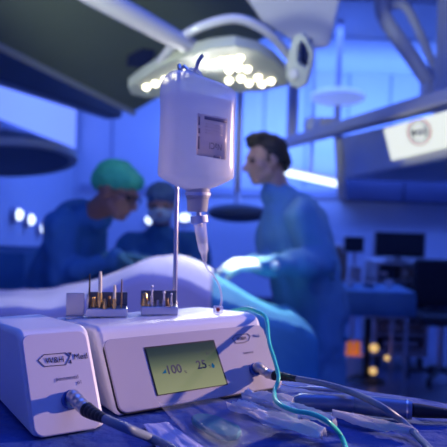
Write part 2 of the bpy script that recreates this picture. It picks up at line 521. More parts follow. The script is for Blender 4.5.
# logo on the main panel
outline(D1, pxpoly(D1, [(231, 339.5), (234.5, 335.8), (246.5, 334.2), (249.4, 337), (247.8, 341.5), (243, 343.8), (235, 344.3)], LF), .0008, LF, 'logo_outline', 'ink', pn)
ptext(D1, 'logo_letters', 'W&H', 240.4, 339.3, .0072, 'ink', pn, LF, bold=.0001, sx=1.0)
ptext(D1, 'logo_word', 'Med', 255.2, 336.8, .0072, 'collar', pn, LF, sx=.9)
ptext(D1, 'model_lettering', 'implantmed', 247.5, 353.2, .0046, 'inkgrey', pn, LF, sx=.8)

# ================================================== SIDE MODULE
D2 = Box(.56419, -.19711, .69441, .07898, .09933, .06393)
mo = thing('surgical_module', D2.P(.04, .14, 0), 'slim white side module with a cable socket, left of the unit with the screen', 'medical device')
L2 = D2.L
prof2 = [(.003, .0), (.0645, .0955), (.069, .1005), (.076, .1035), (.088, .1045), (.265, .090), (.276, .082), (.278, .065), (.278, 0)]
shell(D2, prof2, -.001, .0845, 'housing', 'device', mo, .010, 6)
mp = MB().prism(rrect(D2, .0005, .0785, .001, L2 + .002, .011, -.002), D2.ez * .0042).build('front_panel', 'mpanel', mo, bevel=.0014)
LM = .0024
outline(D2, pxpoly(D2, [(37, 361.2), (43.2, 355.2), (65, 353.2), (69.8, 357.3), (65.3, 365.8), (44, 367.6)], LM), .0008, LM, 'logo_outline', 'ink', mp)
ptext(D2, 'logo_letters', 'W&H', 54.2, 361.0, .0102, 'ink', mp, LM, sx=.92)
q = pxpoly(D2, [(67.5, 353.2), (70.6, 353.0), (70.8, 356.4), (69.6, 355.2)], LM)
MB().prism(q, D2.ez * .0003).build('logo_arrow', 'ink', mp, smooth=False)
q = pxpoly(D2, [(68.4, 363.4), (70.2, 360.2), (71.2, 364.2)], LM)
MB().prism(q, D2.ez * .0003).build('logo_arrow', 'ink', mp, smooth=False)
ptext(D2, 'logo_word', 'Med', 80.0, 357.2, .0098, 'ink', mp, LM, sx=1.0)
ptext(D2, 'model_lettering', 'piezomed', 66.6, 378.6, .0068, 'inkgrey', mp, LM, sx=1.02)
ptext(D2, 'model_lettering', 'p1', 79.0, 382.8, .0060, 'inkgrey', mp, LM)


# ================================================== CABLES + CONNECTORS
def plug(bx, u, v, lift, pts, name, label, r_cable, scale=1.0, boot=.05, metal=.024):
    o = bx.px(u, v, lift); n = bx.ez
    t = thing(name, o, label, 'cable')
    pts = [o + n * .012] + pts; o1 = o + n * .0040
    MB().ring(o, n, .0088 * scale, .0026 * scale, .005).disc(o, n, .0064 * scale, .003).build('collar', 'collar', t, bevel=.0006)
    P = spline([o1] + pts, 14)
    # arc-length split: metal, boot, cable
    acc = [0]
    for i in range(1, len(P)): acc.append(acc[-1] + (P[i] - P[i - 1]).length)

    def cut(a, b):
        out = []
        for s in [a + (b - a) * k / 24 for k in range(25)]:
            i = max(j for j in range(len(acc)) if acc[j] <= s + 1e-9); i = min(i, len(P) - 2)
            f = (s - acc[i]) / max(1e-9, acc[i + 1] - acc[i]); out.append(P[i].lerp(P[i + 1], f))
        return out
    m = metal
    c = cut(.001, m)
    MB().tube(c, [(.0058 + (.0006 if (i // 3) % 2 else 0)) * scale for i in range(len(c))], 20).build('plug_body', 'steelsat', t)
    c = cut(m, m + boot)
    MB().tube(c, [(.0066 - .0028 * i / 24 - (.0006 if i % 4 == 3 else 0)) * scale for i in range(25)], 18).build('strain_relief', 'black', t)
    s0 = m + boot - .002; L = acc[-1]; c = []
    N = 5
    for k in range(N): c += cut(s0 + (L - s0) * k / N, s0 + (L - s0) * (k + 1) / N)[(1 if k else 0):]
    MB().tube(c, r_cable, 14).build('cord', 'cable', t)
    return t


zt = TZ + .0075
plug(D2, 70, 401, LM, [at(86, 409, .700), at(105, 419, .668), at(128, 429, .640), on_z(150, 438, zt), on_z(176, 452, zt), on_z(200, 480, zt), on_z(215, 520, zt)],
     'handpiece_cable', 'grey cable with black boot plugged into the slim left module', .0048, 1.25, .042, .043)
plug(D1, 253.5, 371, LF, [at(269, 374, .900), at(292, 378, .868), at(325, 384, .835), on_z(356, 394, TZ + .031), on_z(382, 407, TZ + .029), on_z(402, 421, zt + .006), on_z(418, 437, zt), on_z(440, 462, zt), on_z(450, 500, zt)],
     'handpiece_cable', 'grey cable with black boot plugged into the unit with the screen', .0040, 1.05, .043, .037)

# teal tube over the right corner of the unit
tt = MB().tube(spline([D1.P(.2705, .17, .083), D1.P(.2695, .13, .095), D1.P(.266, .10, .1005), D1.P(.2640, .078, .1000), D1.P(.2655, .055, .0925), at(269, 342, .915), at(275, 362, .882), at(278.5, 378, .858), at(274.5, 391, .835), on_z(277, 402, TZ + .036), on_z(292, 410, TZ + .036), on_z(312, 414, TZ + .036), on_z(328, 422, TZ + .030), on_z(342, 438, TZ + .005), on_z(352, 470, TZ + .005)], 12), .0027, 12).build('irrigation_tube', 'teal')
tag(tt, 'thin teal tube hanging over the right edge of the white control unit', 'tube')

# handpiece lying on the drape to the right
hp = thing('motor_handpiece', on_z(360, 410, TZ), 'slate grey cylindrical motor handpiece lying on the drape at right', 'handpiece')
hz = TZ + .0130
A = on_z(294, 402, hz); B = on_z(354, 404, hz); C = on_z(412, 410, hz); E = on_z(470, 416, hz - .004)
L = lambda a, b, f: a.lerp(b, f)
MB().tube([A, L(A, B, .06), L(A, B, .1), L(A, B, .95), L(A, B, .97), B], [.007, .0095, .0108, .0112, .0105, .0105], 24).build('nose', 'slate', hp)
MB().tube([B, L(B, C, .04), L(B, C, .9), C], [.0108, .0122, .0124, .0116], 24).build('motor_body', 'slate', hp)
MB().tube([C, L(C, E, .1), L(C, E, .6), E], [.0085, .0088, .006, .0045], 20).build('strain_relief', 'black', hp)
MB().tube([L(B, C, .90), L(B, C, .93)], [.0127, .0127], 24).build('band', 'steel', hp)
# thin instruments on the drape
pr = thing('dental_probe', on_z(312, 388, TZ), 'slim grey steel instrument lying behind the motor handpiece', 'instrument')
a, b = on_z(296, 387, TZ + .004), on_z(345, 391, TZ + .004)
MB().tube([a, L(a, b, .2), L(a, b, .25), L(a, b, .9), b], [.0012, .0016, .0032, .0032, .002], 12).build('handle', 'steelsat', pr)
MB().tube(spline([a, a + V((-.012, .002, .001)), a + V((-.02, -.002, .004))], 6), .0009, 8).build('tip', 'steel', pr)

# ================================================== PACKAGES ON THE DRAPE
def sheet(name, corners, m, z, amp, seed, nu=40, nv=24, thick=.0008, lip=0):
    """crumpled sheet over a quad given as table points"""
    c = [on_z(u, v, TZ) for u, v in corners]; vs = []; fs = []
    for j in range(nv + 1):
        for i in range(nu + 1):
            s, t = i / nu, j / nv
            p = c[0].lerp(c[1], s).lerp(c[3].lerp(c[2], s), t)
            w = noise.noise(V((s * 5 + seed, t * 3, seed))) + .9 * abs(noise.noise(V((s * 9, t * 5 + seed, 2)))) + .5 * abs(noise.noise(V((s * 19 + t * 9, t * 11 + seed, 5))))
            e = min(s, 1 - s, t * .6, (1 - t) * .6) * 6
            h = z + amp * (.5 + .5 * w) * (min(1, e) * .6 + .4)
            if lip: h += lip * max(0, (.12 - s) / .12) ** 1.5
            vs.append(p + Z * max(h, .0016))
    for j in range(nv):
        for i in range(nu):
            q = j * (nu + 1) + i; fs.append((q, q + 1, q + nu + 2, q + nu + 1))
    o = MB().add(vs, fs).build(name, m)
    k = o.modifiers.new('t', 'SOLIDIFY'); k.thickness = thick; k.offset = 1
    return o


po = sheet('sterile_pouch', [(154, 413), (216, 405), (286, 440), (205, 472)], 'pouch', .0095, .005, 3.1, lip=.006)
tag(po, 'clear sterile pouch with a teal insert lying before the unit with the screen', 'pouch')
foam = MB()
cpx = [(186, 423), (206, 419), (246, 434), (240, 444), (226, 447)]
base = []
cc = [on_z(u, v, TZ + .003) for u, v in [(184, 421), (208, 417), (248, 435), (226, 446)]]
for s, t in [(.06, .2), (.0, .5), (.06, .8), (.2, .98), (.5, 1), (.8, .98), (.94, .8), (1, .5), (.94, .2), (.8, .02), (.5, 0), (.2, .02)]:
    base.append(cc[0].lerp(cc[3], 0).lerp(cc[1], t).lerp(cc[3].lerp(cc[2], t), s))
fo = foam.prism(base, Z * .007).build('sponge_insert', 'tealfoam', None, bevel=.002)
tag(fo, 'rounded teal sponge sealed inside the clear pouch', 'sponge')
pp = sheet('paper_wrapper', [(143, 427), (168, 425), (215, 458), (168, 470)], 'paper', .002, .003, 8.2, 24, 16)
tag(pp, 'pale lavender paper wrapper lying under the clear pouch corner', 'wrapper')


def strips(name, lines, label, width, seed):
    """torn plastic wrapping: several crumpled ribbons of one package"""
    t = thing(name, on_z(*lines[0][0], TZ), label, 'wrapper')
    for i, (p0, p1) in enumerate(lines):
        a, b = on_z(*p0, TZ), on_z(*p1, TZ); d = (b - a).normalized(); sd = Z.cross(d); vs = []; fs = []; n = 40
        for k in range(n + 1):
            s = k / n; p = a.lerp(b, s)
            for w in range(7):
                f = (w / 6 - .5) * width * (0.75 + .30 * noise.noise(V((s * 2.2, seed + i, 0))) - .5 * abs(s - .4))
                h = .0075 + .005 * noise.noise(V((s * 3.5, w * .5, seed + i))) + .0055 * math.cos(w * PI * .7 + 2.5 * s) + .0015 * abs(noise.noise(V((s * 14, w * .9, seed)))) + i * .0022
                vs.append(p + sd * f + Z * max(.0022, h) + d * .004 * noise.noise(V((s * 6, w, 5 + seed))))
        for k in range(n):
            for w in range(6):
                q = k * 7 + w; fs.append((q, q + 1, q + 8, q + 7))
        o = MB().add(vs, fs).build('ribbon', 'wrap', t)
        m = o.modifiers.new('t', 'SOLIDIFY'); m.thickness = .0006; m.offset = 1
    return t


strips('torn_wrapper', [((232, 410), (300, 428)), ((244, 402), (292, 410)), ((252, 424), (322, 444)), ((276, 416), (332, 433))], 'crumpled white plastic wrapping heaped under the teal tube', .038, 1.3)
strips('syringe_sleeve', [((333, 420), (418, 440))], 'narrow flat white plastic sleeve lying before the motor handpiece', .017, 4.4)

# ================================================== BURR STANDS ON THE UNIT
tz = lambda p: D1.O.z + .0968 - (.0148 / .178) * (((D1.O - p).dot(D1.n)) - .092)
byaw = math.radians(9); bxx = V((math.cos(byaw), math.sin(byaw), 0)); byy = V((-math.sin(byaw), math.cos(byaw), 0))
TOPZ = TZ + .0895


def stand(name, u0, u1, yy, label, side):
    a = at(u0, 317, yy); a.z = 0
    b = at(u1, 317, yy); w = (b - V((a.x, a.y, b.z))).length; w = (u1 - u0) / F * yy
    c = a + bxx * w / 2 + byy * .016
    zb = max(tz(a + bxx * 0), tz(a + bxx * w), tz(a + byy * .03), tz(a + bxx * w + byy * .03)) + .0004
    t = thing(name, (c.x, c.y, zb), label, 'burr stand')
    ax = (bxx, byy, Z)
    MB().box((c.x, c.y, zb + .006), (w, .036, .012), ax).build('base', 'steel', t, bevel=.001)
    p = c + byy * .0165
    MB().box((p.x, p.y, zb + .0215), (w, .003, .021), ax).build('back_plate', 'lampslate', t, bevel=.0006)
    if side:
        p = c - bxx * (w / 2 - .0015)
        MB().box((p.x, p.y, zb + .0215), (.003, .031, .021), ax).build('side_plate', 'steelsat', t, bevel=.0006)
    return a, w, zb + .012


LEFT = stand('burr_stand', 86, 127, .937, 'left steel burr stand with upright side plate on top of the unit', True)
RIGHT = stand('burr_stand', 141, 178, .957, 'right steel burr stand beside the slim pole on the unit', False)
# plain steel plate standing at the left end
a = LEFT[0]; sp = a - bxx * .0165 + byy * .014
zb = tz(sp) + .003
pl = MB().box((sp.x, sp.y, zb + .017), (.026, .004, .034), (bxx, byy, Z)).box((sp.x, sp.y, zb - .0005), (.026, .03, .003), (bxx, byy, Z)).build('steel_plate', 'steelsat', None, bevel=.0006)
tag(pl, 'plain brushed steel plate standing at the left end of the burr stands', 'plate')


def burr(st, u, vtop, r, kind, depth, label):
    a, w, z0 = st; yy = .937 if st is LEFT else .957
    p0 = at(u, 312, yy + depth); x = V((p0.x, p0.y, z0)); top = at(u, vtop, yy + depth).z; h = max(.006, top - z0)
    t = thing('dental_burr', x, label, 'burr', 'burrs standing in the steel stands')
    S = {'ivory': ('ivory', 'gold'), 'brown': ('brown', 'brown'), 'gold': ('gold', 'gold'), 'white': ('white', 'steel'), 'steel': ('steel', 'steelsat')}[kind]
    MB().tube([x, x + Z * h * .42], [r * 1.25, r * 1.25], 14).tube([x + Z * h * .12, x + Z * h * .2], [r * 1.7, r * 1.7], 14).build('collar', S[1], t)
    if kind == 'white':
        MB().tube([x + Z * h * .42, x + Z * h * .8], [r * .6, r * .7], 12).sphere(x + Z * (h - r * 1.1), r * 1.25, n=14, m=10).build('tip', S[0], t)
    else:
        MB().tube([x + Z * h * .42, x + Z * h * .9, x + Z * h], [r, r * .95, r * .7], 14).build('tip', S[0], t)
    return t


B_ = [(LEFT, 89, 274, .0013, 'brown', .006, 'thin tall bronze burr at the far left of the left stand'),
      (LEFT, 99.5, 271.5, .0026, 'ivory', .010, 'tallest thick ivory burr with gold collar in the left stand'),
      (LEFT, 114, 285, .0022, 'ivory', .008, 'shorter ivory burr with gold collar right of the tallest one'),
      (LEFT, 121, 279, .0010, 'brown', .012, 'needle thin dark burr at the right end of the left stand'),
      (LEFT, 93.5, 297, .0028, 'gold', .014, 'stubby gold burr between the thin bronze burr and the tallest ivory one'),
      (LEFT, 104.5, 299, .0024, 'gold', .005, 'stubby gold burr just right of the tallest ivory burr'),
      (LEFT, 109, 296, .0022, 'brown', .018, 'short bronze burr behind the shorter ivory one'),
      (RIGHT, 144.5, 293, .0042, 'gold', .010, 'widest gold burr at the left end of the right stand'),
      (RIGHT, 151.5, 285, .0019, 'white', .008, 'white round-tipped burr, tallest in the right stand'),
      (RIGHT, 148.5, 301, .0017, 'ivory', .004, 'tiny ivory burr between the widest gold and the tallest white one'),
      (RIGHT, 157.5, 300, .0022, 'steel', .014, 'short steel burr just right of the tallest white one'),
      (RIGHT, 163.5, 291, .0018, 'white', .009, 'white round-tipped burr second tallest in the right stand'),
      (RIGHT, 167, 298, .0022, 'brown', .016, 'short dark burr behind the second tallest white burr'),
      (RIGHT, 171, 293, .0014, 'white', .010, 'slim white burr beside the pole, last in the right stand')]
for q in B_: burr(*q)

# ================================================== POLE, BOTTLE, DRIP SET
RB = at(174.3, 318, 1.0); RB.z = tz(RB) + .0003
RT = at(179, 72, .995)
HK = at(197, 66, .935)
po = thing('infusion_pole', RB, 'slim steel pole with bent hook standing on the control unit', 'pole')
MB().disc(RB, Z, .0055, .006).disc(RB + Z * .006, Z, .0042, .012).build('base_socket', 'steelsat', po)
MB().tube([RB, RT], .0034, 14).build('shaft', 'steel', po)
hook = spline([RT, RT + V((.001, -.012, .008)), at(181, 70, .962), at(184, 66.5, .956), at(188, 70, .948), at(192.5, 73, .937), at(196, 69, .925), at(198.5, 61, .92), at(203, 55, .918)], 8)
MB().tube(hook, .0026, 12).build('hook', 'steel', po)

BY = .93
bt_top = at(197, 82, BY); bc = at(197.0, 140, BY)
yb = math.radians(24); bX = V((math.cos(yb), math.sin(yb), 0)); bY = V((-math.sin(yb), math.cos(yb), 0))
axis0 = V((bc.x, bc.y, 0))
zv = lambda v: at(197, v, BY).z


def sect(z, hx, hy, e=3.4, n=48, dz=0, off=V((0, 0, 0))):
    out = []
    for k in range(n):
        t = 2 * PI * k / n; c, s = math.cos(t), math.sin(t)
        r = (abs(c) ** e + abs(s) ** e) ** (-1 / e)
        out.append(axis0 + off + bX * hx * r * c + bY * hy * r * s + Z * (z - dz * r * c))
    return out


BWX, BWY = .0530, .036
bo = thing('saline_bottle', axis0 + Z * zv(190), 'cloudy white saline bottle hanging upside down from the hooked pole', 'bottle')
prof_b = [(76.5, .30, .28, 4.0), (78.5, .55, .5, 4.5), (81, .80, .80, 5), (85, .93, .95, 4), (90, .985, .99, 2.5), (97, 1.0, 1.0, 1), (110, .985, .98, 0), (140, .985, .98, 0), (165, 1.0, 1.0, 0), (175, 1.0, 1.0, 0), (177.5, .97, .97, 0), (181, .82, .84, 0), (186, .58, .62, 0), (189, .34, .46, 0), (191, .26, .36, 0)]
rings = [sect(zv(v), BWX * a, BWY * b, 3.4 if a > .6 else 2.4, dz=dz * .0017) for v, a, b, dz in prof_b]
MB().loft(rings).build('shell', 'bottle', bo, ang=60)
rings = [sect(zv(v), BWX * a * .965, BWY * b * .965, 3.4 if a > .6 else 2.4, dz=dz) for v, a, b, dz in [(99, .995, .995, .004), (110, .985, .98, 0), (140, .985, .98, 0), (165, 1.0, 1.0, 0), (175, 1.0, 1.0, 0), (177.5, .97, .97, 0), (181, .82, .84, 0), (186, .58, .62, 0), (189, .34, .46, 0)]]
MB().loft(rings).build('liquid', 'fluid', bo, ang=60)
# hanging eye moulded into the bottle base
ctr = at(193, 75.5, .936)
MB().tube([ctr + bX * .014 * math.cos(t) + Z * (.0135 * math.sin(t) - .004) for t in [PI * k / 14 for k in range(15)]], .002, 10).build('hanging_eye', 'bottle', bo)
# label wrapped on the front right of the bottle
n = 14; lab = []
t0, t1 = None, None


def surf(t, z, lift):
    e = 3.4; c, s = math.cos(t), math.sin(t); r = (abs(c) ** e + abs(s) ** e) ** (-1 / e)
    p = axis0 + bX * (BWX * .99 + lift) * r * c + bY * (BWY * .985 + lift) * r * s; p.z = z; return p


def proj(p):
    d = p - EYE; y = d.dot(cF); return (223.5 + F * d.dot(cR) / y, 223.5 - F * d.dot(cU) / y)


ts = [-PI + PI * k / 400 for k in range(401)]
near = lambda u: min(ts, key=lambda t: abs(proj(surf(t, zv(135), 0))[0] - u))
tA, tB = near(197), near(226.5)
mb = MB()
g = []
for j in range(2):
    g.append([surf(tA + (tB - tA) * k / n, zv(117 + 2.5 * (k / n)) if j == 0 else zv(157 + 3 * (k / n)), .0004) for k in range(n + 1)])
fs = [(k, k + 1, n + 2 + k, n + 1 + k) for k in range(n)]
mb.add(g[0] + g[1], fs)
lb = mb.build('label', 'label', bo, smooth=True)
k3 = lb.modifiers.new('t', 'SOLIDIFY'); k3.thickness = .0003; k3.offset = 0


def lstripe(name, u0, u1, v0, v1, m):
    a, b = near(u0), near(u1); mb = MB(); g = []
    for v in (v0, v1): g.append([surf(a + (b - a) * k / 6, zv(v + 2.5 * ((a + (b - a) * k / 6) - tA) / (tB - tA)), .0008) for k in range(7)])
    mb.add(g[0] + g[1], [(k, k + 1, 8 + k, 7 + k) for k in range(6)])
    o = mb.build(name, m, lb); s = o.modifiers.new('t', 'SOLIDIFY'); s.thickness = .0002; s.offset = 0
    return o


lstripe('title_band', 204, 226, 118.5, 121.5, 'inkgrey')
lstripe('barcode', 198.2, 199.6, 120, 128, 'inkgrey'); lstripe('barcode', 198.2, 200, 131, 136, 'inkgrey'); lstripe('barcode', 198.0, 200, 139, 151, 'inkgrey')
for v in (125, 128, 131, 134): lstripe('print_line', 205, 222, v, v + .7, 'label')
lstripe('print_line', 214, 221, 155, 157, 'inkgrey')
pm = surf(near(216), zv(146.5), 0); p1 = surf(near(206), zv(146), 0); p2 = surf(near(224), zv(148), 0)
text('label_word', 'NaCl', .0125, surf(near(215.5), zv(147.5), .0004), -(p2 - p1).normalized(), -Z, 'inkgrey', lb, lift=.0010, sx=.75)

# closure and drip set
cp = V((axis0.x + .0035, axis0.y, zv(190)))
MB().disc(cp + Z * .002, -Z, .0172, .014, 28, .0168).disc(cp - Z * .012, -Z, .0160, .019, 28, .0142).build('closure', 'closure', bo, bevel=.001)
MB().disc(cp - Z * .003, -Z, .0186, .005, 28).build('closure_ring', 'white', bo, bevel=.001)
ds = thing('drip_set', at(204, 258, BY), 'clear drip chamber with thin tubing spiked into the hanging saline bottle', 'infusion set')
a = V((cp.x + .001, cp.y, cp.z - .026)); b = at(199.2, 218, BY); c = at(200.5, 228, BY); d = at(204, 254, BY); e = at(204.8, 262, BY)
MB().tube([a, b.lerp(a, .3), b, c], [.0034, .0036, .0038, .0038], 14).tube([b.lerp(a, .25), b.lerp(c, .5)], [.0128, .0122], 18).build('spike', 'white', ds, bevel=.0005)
MB().tube([c.lerp(b, .4), c, c.lerp(d, .85), d, e], [.0092, .0088, .0072, .0048, .003], 20).build('drip_chamber', 'clear', ds)
MB().tube([c.lerp(d, .62), c.lerp(d, .85), d], [.0068, .0062, .004], 16).build('chamber_fluid', 'fluid', ds)
tubep = spline([e, at(207, 268, .935), at(214, 276, .95), at(220, 288, .97), at(221.5, 300, .985), at(219.5, 309, .99), at(218, 311.5, .985)], 10)
MB().tube(tubep, .0016, 10).build('tubing', 'clear', ds)
pe = tubep[-1]; pe = V((pe.x, pe.y, tz(pe)))
cl = thing('tube_clip', pe, 'small clear clip with red insert gripping the thin tubing on the unit', 'clip')
MB().box(pe + Z * .0055, (.014, .010, .010), (bxx, byy, Z)).build('clip_body', 'clear', cl, bevel=.001)
MB().disc(pe + V((0, -.0055, .0065)), (0, -1, 0), .003, .002).build('insert', 'red', cl)

# ================================================== PATIENT TABLE + DRAPE
pt = thing('operating_table', (-.7, 2.5, 0), 'operating table hidden under the lavender and teal sheets', 'table')
MB().box((-.72, 2.5, .79), (1.9, .46, .10)).build('mattress', 'black', pt, bevel=.02)
MB().box((-.72, 2.5, .72), (1.8, .42, .04)).build('table_frame', 'steelsat', pt, bevel=.005)
MB().box((-.7, 2.5, .38), (.34, .28, .66)).build('column', 'steelsat', pt, bevel=.02)
MB().box((-.7, 2.5, .04), (.9, .44, .08)).build('base', 'steelsat', pt, bevel=.02)


def dsurf(s, t):
    """s along the table 0..1 left to right, t front hem 0 .. back hem 1"""
    x = -1.75 + 2.03 * s
    top = .955 + .150 * math.exp(-((x + .20) / .24) ** 2) - .03 * min(1, max(0, (-.5 - x) / .4))
    if x > .05: top -= .05 * min(1, (x - .05) / .2)
    q = (t - .5) * 2
    hw = .29 + .02 * math.sin(9 * x)
    y = 2.50 + hw * max(-1, min(1, q * 1.9))
    ed = max(0, abs(q) - .526) / .474
    round_ = 1 - abs(max(-1, min(1, q * 1.9))) ** 3 * .25
    z = .90 + (top - .90) * round_
    f = .045 * math.sin(17 * x + 2 * noise.noise(V((x * 3, q, 0)))) * ed
    if q < 0: y -= ed * .10 + f
    else: y += ed * .04 + f * .4
    z -= ed * .62
    w = noise.noise(V((x * 3.2, y * 3.2, 1.5))) * .022 + noise.noise(V((x * 8, y * 8, 3))) * .009
    return V((x, y, z + w * (1 - ed)))


def drape_sheet(name, s0, s1, nu, ext, m, dz, label):
    nv = 84; rows = []
    for j in range(nv + 1):
        row = [dsurf(s0 + (s1 - s0) * i / nu, j / nv) + Z * dz for i in range(nu + 1)]
        if dz < 0:
            row = [p + V((0, dz if j > nv / 2 else -dz, 0)) for p in row]
        p = row[-1]
        for k in range(1, ext + 1):
            s = k / ext; d_ = .62 * s
            row.append(V((p.x + .05 + .05 * s + .03 * math.sin(14 * p.y) * s if k > 1 else p.x + .035, p.y, min(p.z, p.z - d_ * max(.15, (p.z - .28) / .7)))))
        rows.append(row)
    W_ = len(rows[0]); vs = [p for r in rows for p in r]
    fs = [(j * W_ + i, j * W_ + i + 1, (j + 1) * W_ + i + 1, (j + 1) * W_ + i) for j in range(nv) for i in range(W_ - 1)]
    o = MB().add(vs, fs).build(name, m, ang=80)
    k4 = o.modifiers.new('t', 'SOLIDIFY'); k4.thickness = .003; k4.offset = 1
    return tag(o, label, 'drape')


drape_sheet('patient_drape', 0, .845, 120, 0, 'pdrape', .0, 'sheet with warm light painted in lavender, heaped over the patient behind the burr stands')
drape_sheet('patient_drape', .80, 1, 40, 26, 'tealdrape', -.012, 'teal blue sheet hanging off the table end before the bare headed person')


# ================================================== PEOPLE
def frame(fw, up):
    f = V(fw).normalized(); u = V(up); u = (u - f * u.dot(f)).normalized(); return f, u, u.cross(f)  # forward, up, left


def head_mesh(mb, c, f, u, l, s=1.0, neck=None):
    ax = (l, f, u); H = lambda a, b, g: c + l * a * s + f * b * s + u * g * s
    sp = lambda p, r: mb.sphere(H(*p), tuple(k * s for k in r), ax)
    sp((0, -.012, .030), (.074, .094, .084)); sp((0, .030, -.020), (.060, .062, .080)); sp((0, .052, -.078), (.036, .036, .030))
    sp((0, .078, .026), (.050, .016, .016)); sp((.045, .052, -.022), (.020, .022, .020)); sp((-.045, .052, -.022), (.020, .022, .020))
    mb.cap(H(0, .088, .010), H(0, .110, -.028), .010 * s, .015 * s); sp((.012, .097, -.032), (.009, .012, .008)); sp((-.012, .097, -.032), (.009, .012, .008))
    sp((0, .086, -.053), (.025, .012, .006)); sp((0, .085, -.062), (.022, .012, .007))
    for k in (1, -1):
        sp((k * .076, -.010, -.006), (.008, .020, .032)); mb.cap(H(k * .05, .01, -.05), H(k * .022, .055, -.085), .022 * s, .024 * s)
    if neck is not None: mb.cap(H(0, -.025, -.05), neck, .054 * s, .062 * s)


def hand_mesh(mb, w, d, nrm, r=1.0, curl=.5, side=1):
    """w wrist, d direction, nrm palm normal (fingers curl towards it), side: thumb side"""
    d = V(d).normalized(); nrm = V(nrm); nrm = (nrm - d * nrm.dot(d)).normalized(); s = d.cross(nrm) * side
    for k in (-.030, -.010, .010, .030):
        mb.cap(w + d * .01 + s * k * .6, w + d * .088 + s * k, .015 * r, .013 * r)
    for k, ln in ((.031, .068), (.011, .078), (-.010, .073), (-.030, .058)):
        p = w + d * .088 + s * k; a = 0; dd = d + s * k * 3; dd.normalize()
        for i, fr in enumerate((.45, .31, .24)):
            a += curl * (.5 if i == 0 else .75)
            q = p + (dd * math.cos(a) + nrm * math.sin(a)) * ln * fr
            mb.cap(p, q, (.0095 - .0008 * i) * r, (.0088 - .0009 * i) * r, n=12); p = q
    p = w + d * .022 + s * .030
    for i, ln in enumerate((.040, .032, .026)):
        q = p + (d * (.62 + .15 * i) + s * (.62 - .25 * i) + nrm * .40).normalized() * ln
        mb.cap(p, q, (.0125 - .001 * i) * r, (.0115 - .0012 * i) * r, n=12); p = q
    mb.cap(w - d * .05, w + d * .02, .027 * r, .024 * r, side=s, flat=.8)


def person(name, base, label, J, fw, gown, skin, glove, head_f, head_u, hs=1.0, legs=True, wide=1.0, trousers='gown', flat=.79):
    """J: head, neck, chest, pelvis, per side (L, R): shoulder, elbow, wrist, hand dir, palm normal"""
    t = thing(name, base, label, 'person')
    f, u, l = frame(head_f, head_u)
    body = MB(); head_mesh(body, J['head'], f, u, l, hs, J['neck'])
    ch, pe = J['chest'], J['pelvis']; shl, shr = J['L'][0], J['R'][0]; sd = (shl - shr).normalized()
    body.cap(ch, pe, .12, .11, side=sd, flat=.75)
    body.cap(shl, shr, .055, .055)
    hips = [pe + sd * .09 - Z * .05, pe - sd * .09 - Z * .05]
    feet = J['feet']
    for q, ft in zip(hips, feet):
        kn = q.lerp(ft, .5) + V(fw) * .03
        body.cap(q, kn, .075, .052); body.cap(kn, ft + Z * .09, .05, .035)
    for k in ('L', 'R'):
        s, e, w, hd, pn_, sg, cu = J[k]
        body.cap(s, e, .046, .038); body.cap(e, w, .036, .026)
        hand_mesh(body, w, hd, pn_, .88, cu, sg)
    body.build('body', skin, t, remesh=.006, sm=3)
    # gown: one continuous garment with sleeves and a skirt
    g = MB()
    neckp = J['neck']
    g.cap(shl, shr, .082 * wide, .082 * wide); g.cap(ch + Z * .04, ch - Z * .02, .155 * wide, .165 * wide, side=sd, flat=flat)
    g.cap(ch, pe, .165 * wide, .165 * wide, side=sd, flat=flat)
    mid = (feet[0] + feet[1]) / 2; hem = V((mid.x, mid.y, .46))
    g.cap(pe, hem, .17 * wide, .20 * wide, side=sd, flat=.85)
    g.cap(ch + Z * .1, neckp - Z * .02, .11, .070)
    g.cap(shl.lerp(shr, .25), neckp - Z * .01, .08, .065); g.cap(shr.lerp(shl, .25), neckp - Z * .01, .08, .065)
    for k in ('L', 'R'):
        s, e, w = J[k][:3]
        g.cap(s, e, .082 * wide, .066 * wide); g.cap(e, w - (w - e).normalized() * .01, .066 * wide, .042 * wide)
    # folds
    go = g.build('gown', gown, t, remesh=.012, sm=4)
    for v in go.data.vertices:
        p = v.co; nrm = v.normal
        v.co = p + nrm * (.028 * noise.noise(V((p.x * 9, p.y * 9, p.z * 4 + 3))) + .015 * noise.noise(V((p.x * 20, p.y * 20, p.z * 11))))
    # trousers and shoes
    tr = MB()
    for q, ft in zip(hips, feet):
        kn = q.lerp(ft, .5) + V(fw) * .03
        tr.cap(q, kn, .092, .072); tr.cap(kn, ft + Z * .10, .072, .066)
    tr.build('trousers', trousers, t, remesh=.012, sm=3)
    for ft in feet:
        MB().cap(ft + Z * .045 - V(fw) * .06, ft + Z * .035 + V(fw) * .14, .045, .036, side=V(fw).cross(Z), flat=.9).build('shoe', 'white', t)
    for k in ('L', 'R'):
        s, e, w, hd, pn_, sg, cu = J[k]
        gm = MB(); hand_mesh(gm, w, hd, pn_, 1.12, cu, sg); gm.build('glove', glove, t, remesh=.0035, sm=1)
    for k in (1, -1):
        p = J['head'] + l * k * .030 * hs + f * .078 * hs + u * .006 * hs
        MB().sphere(p, .0125 * hs).build('eye', 'eye', t)
    H = lambda a, b, c_: J['head'] + (l * a + f * b + u * c_) * hs
    return t, H, (f, u, l)


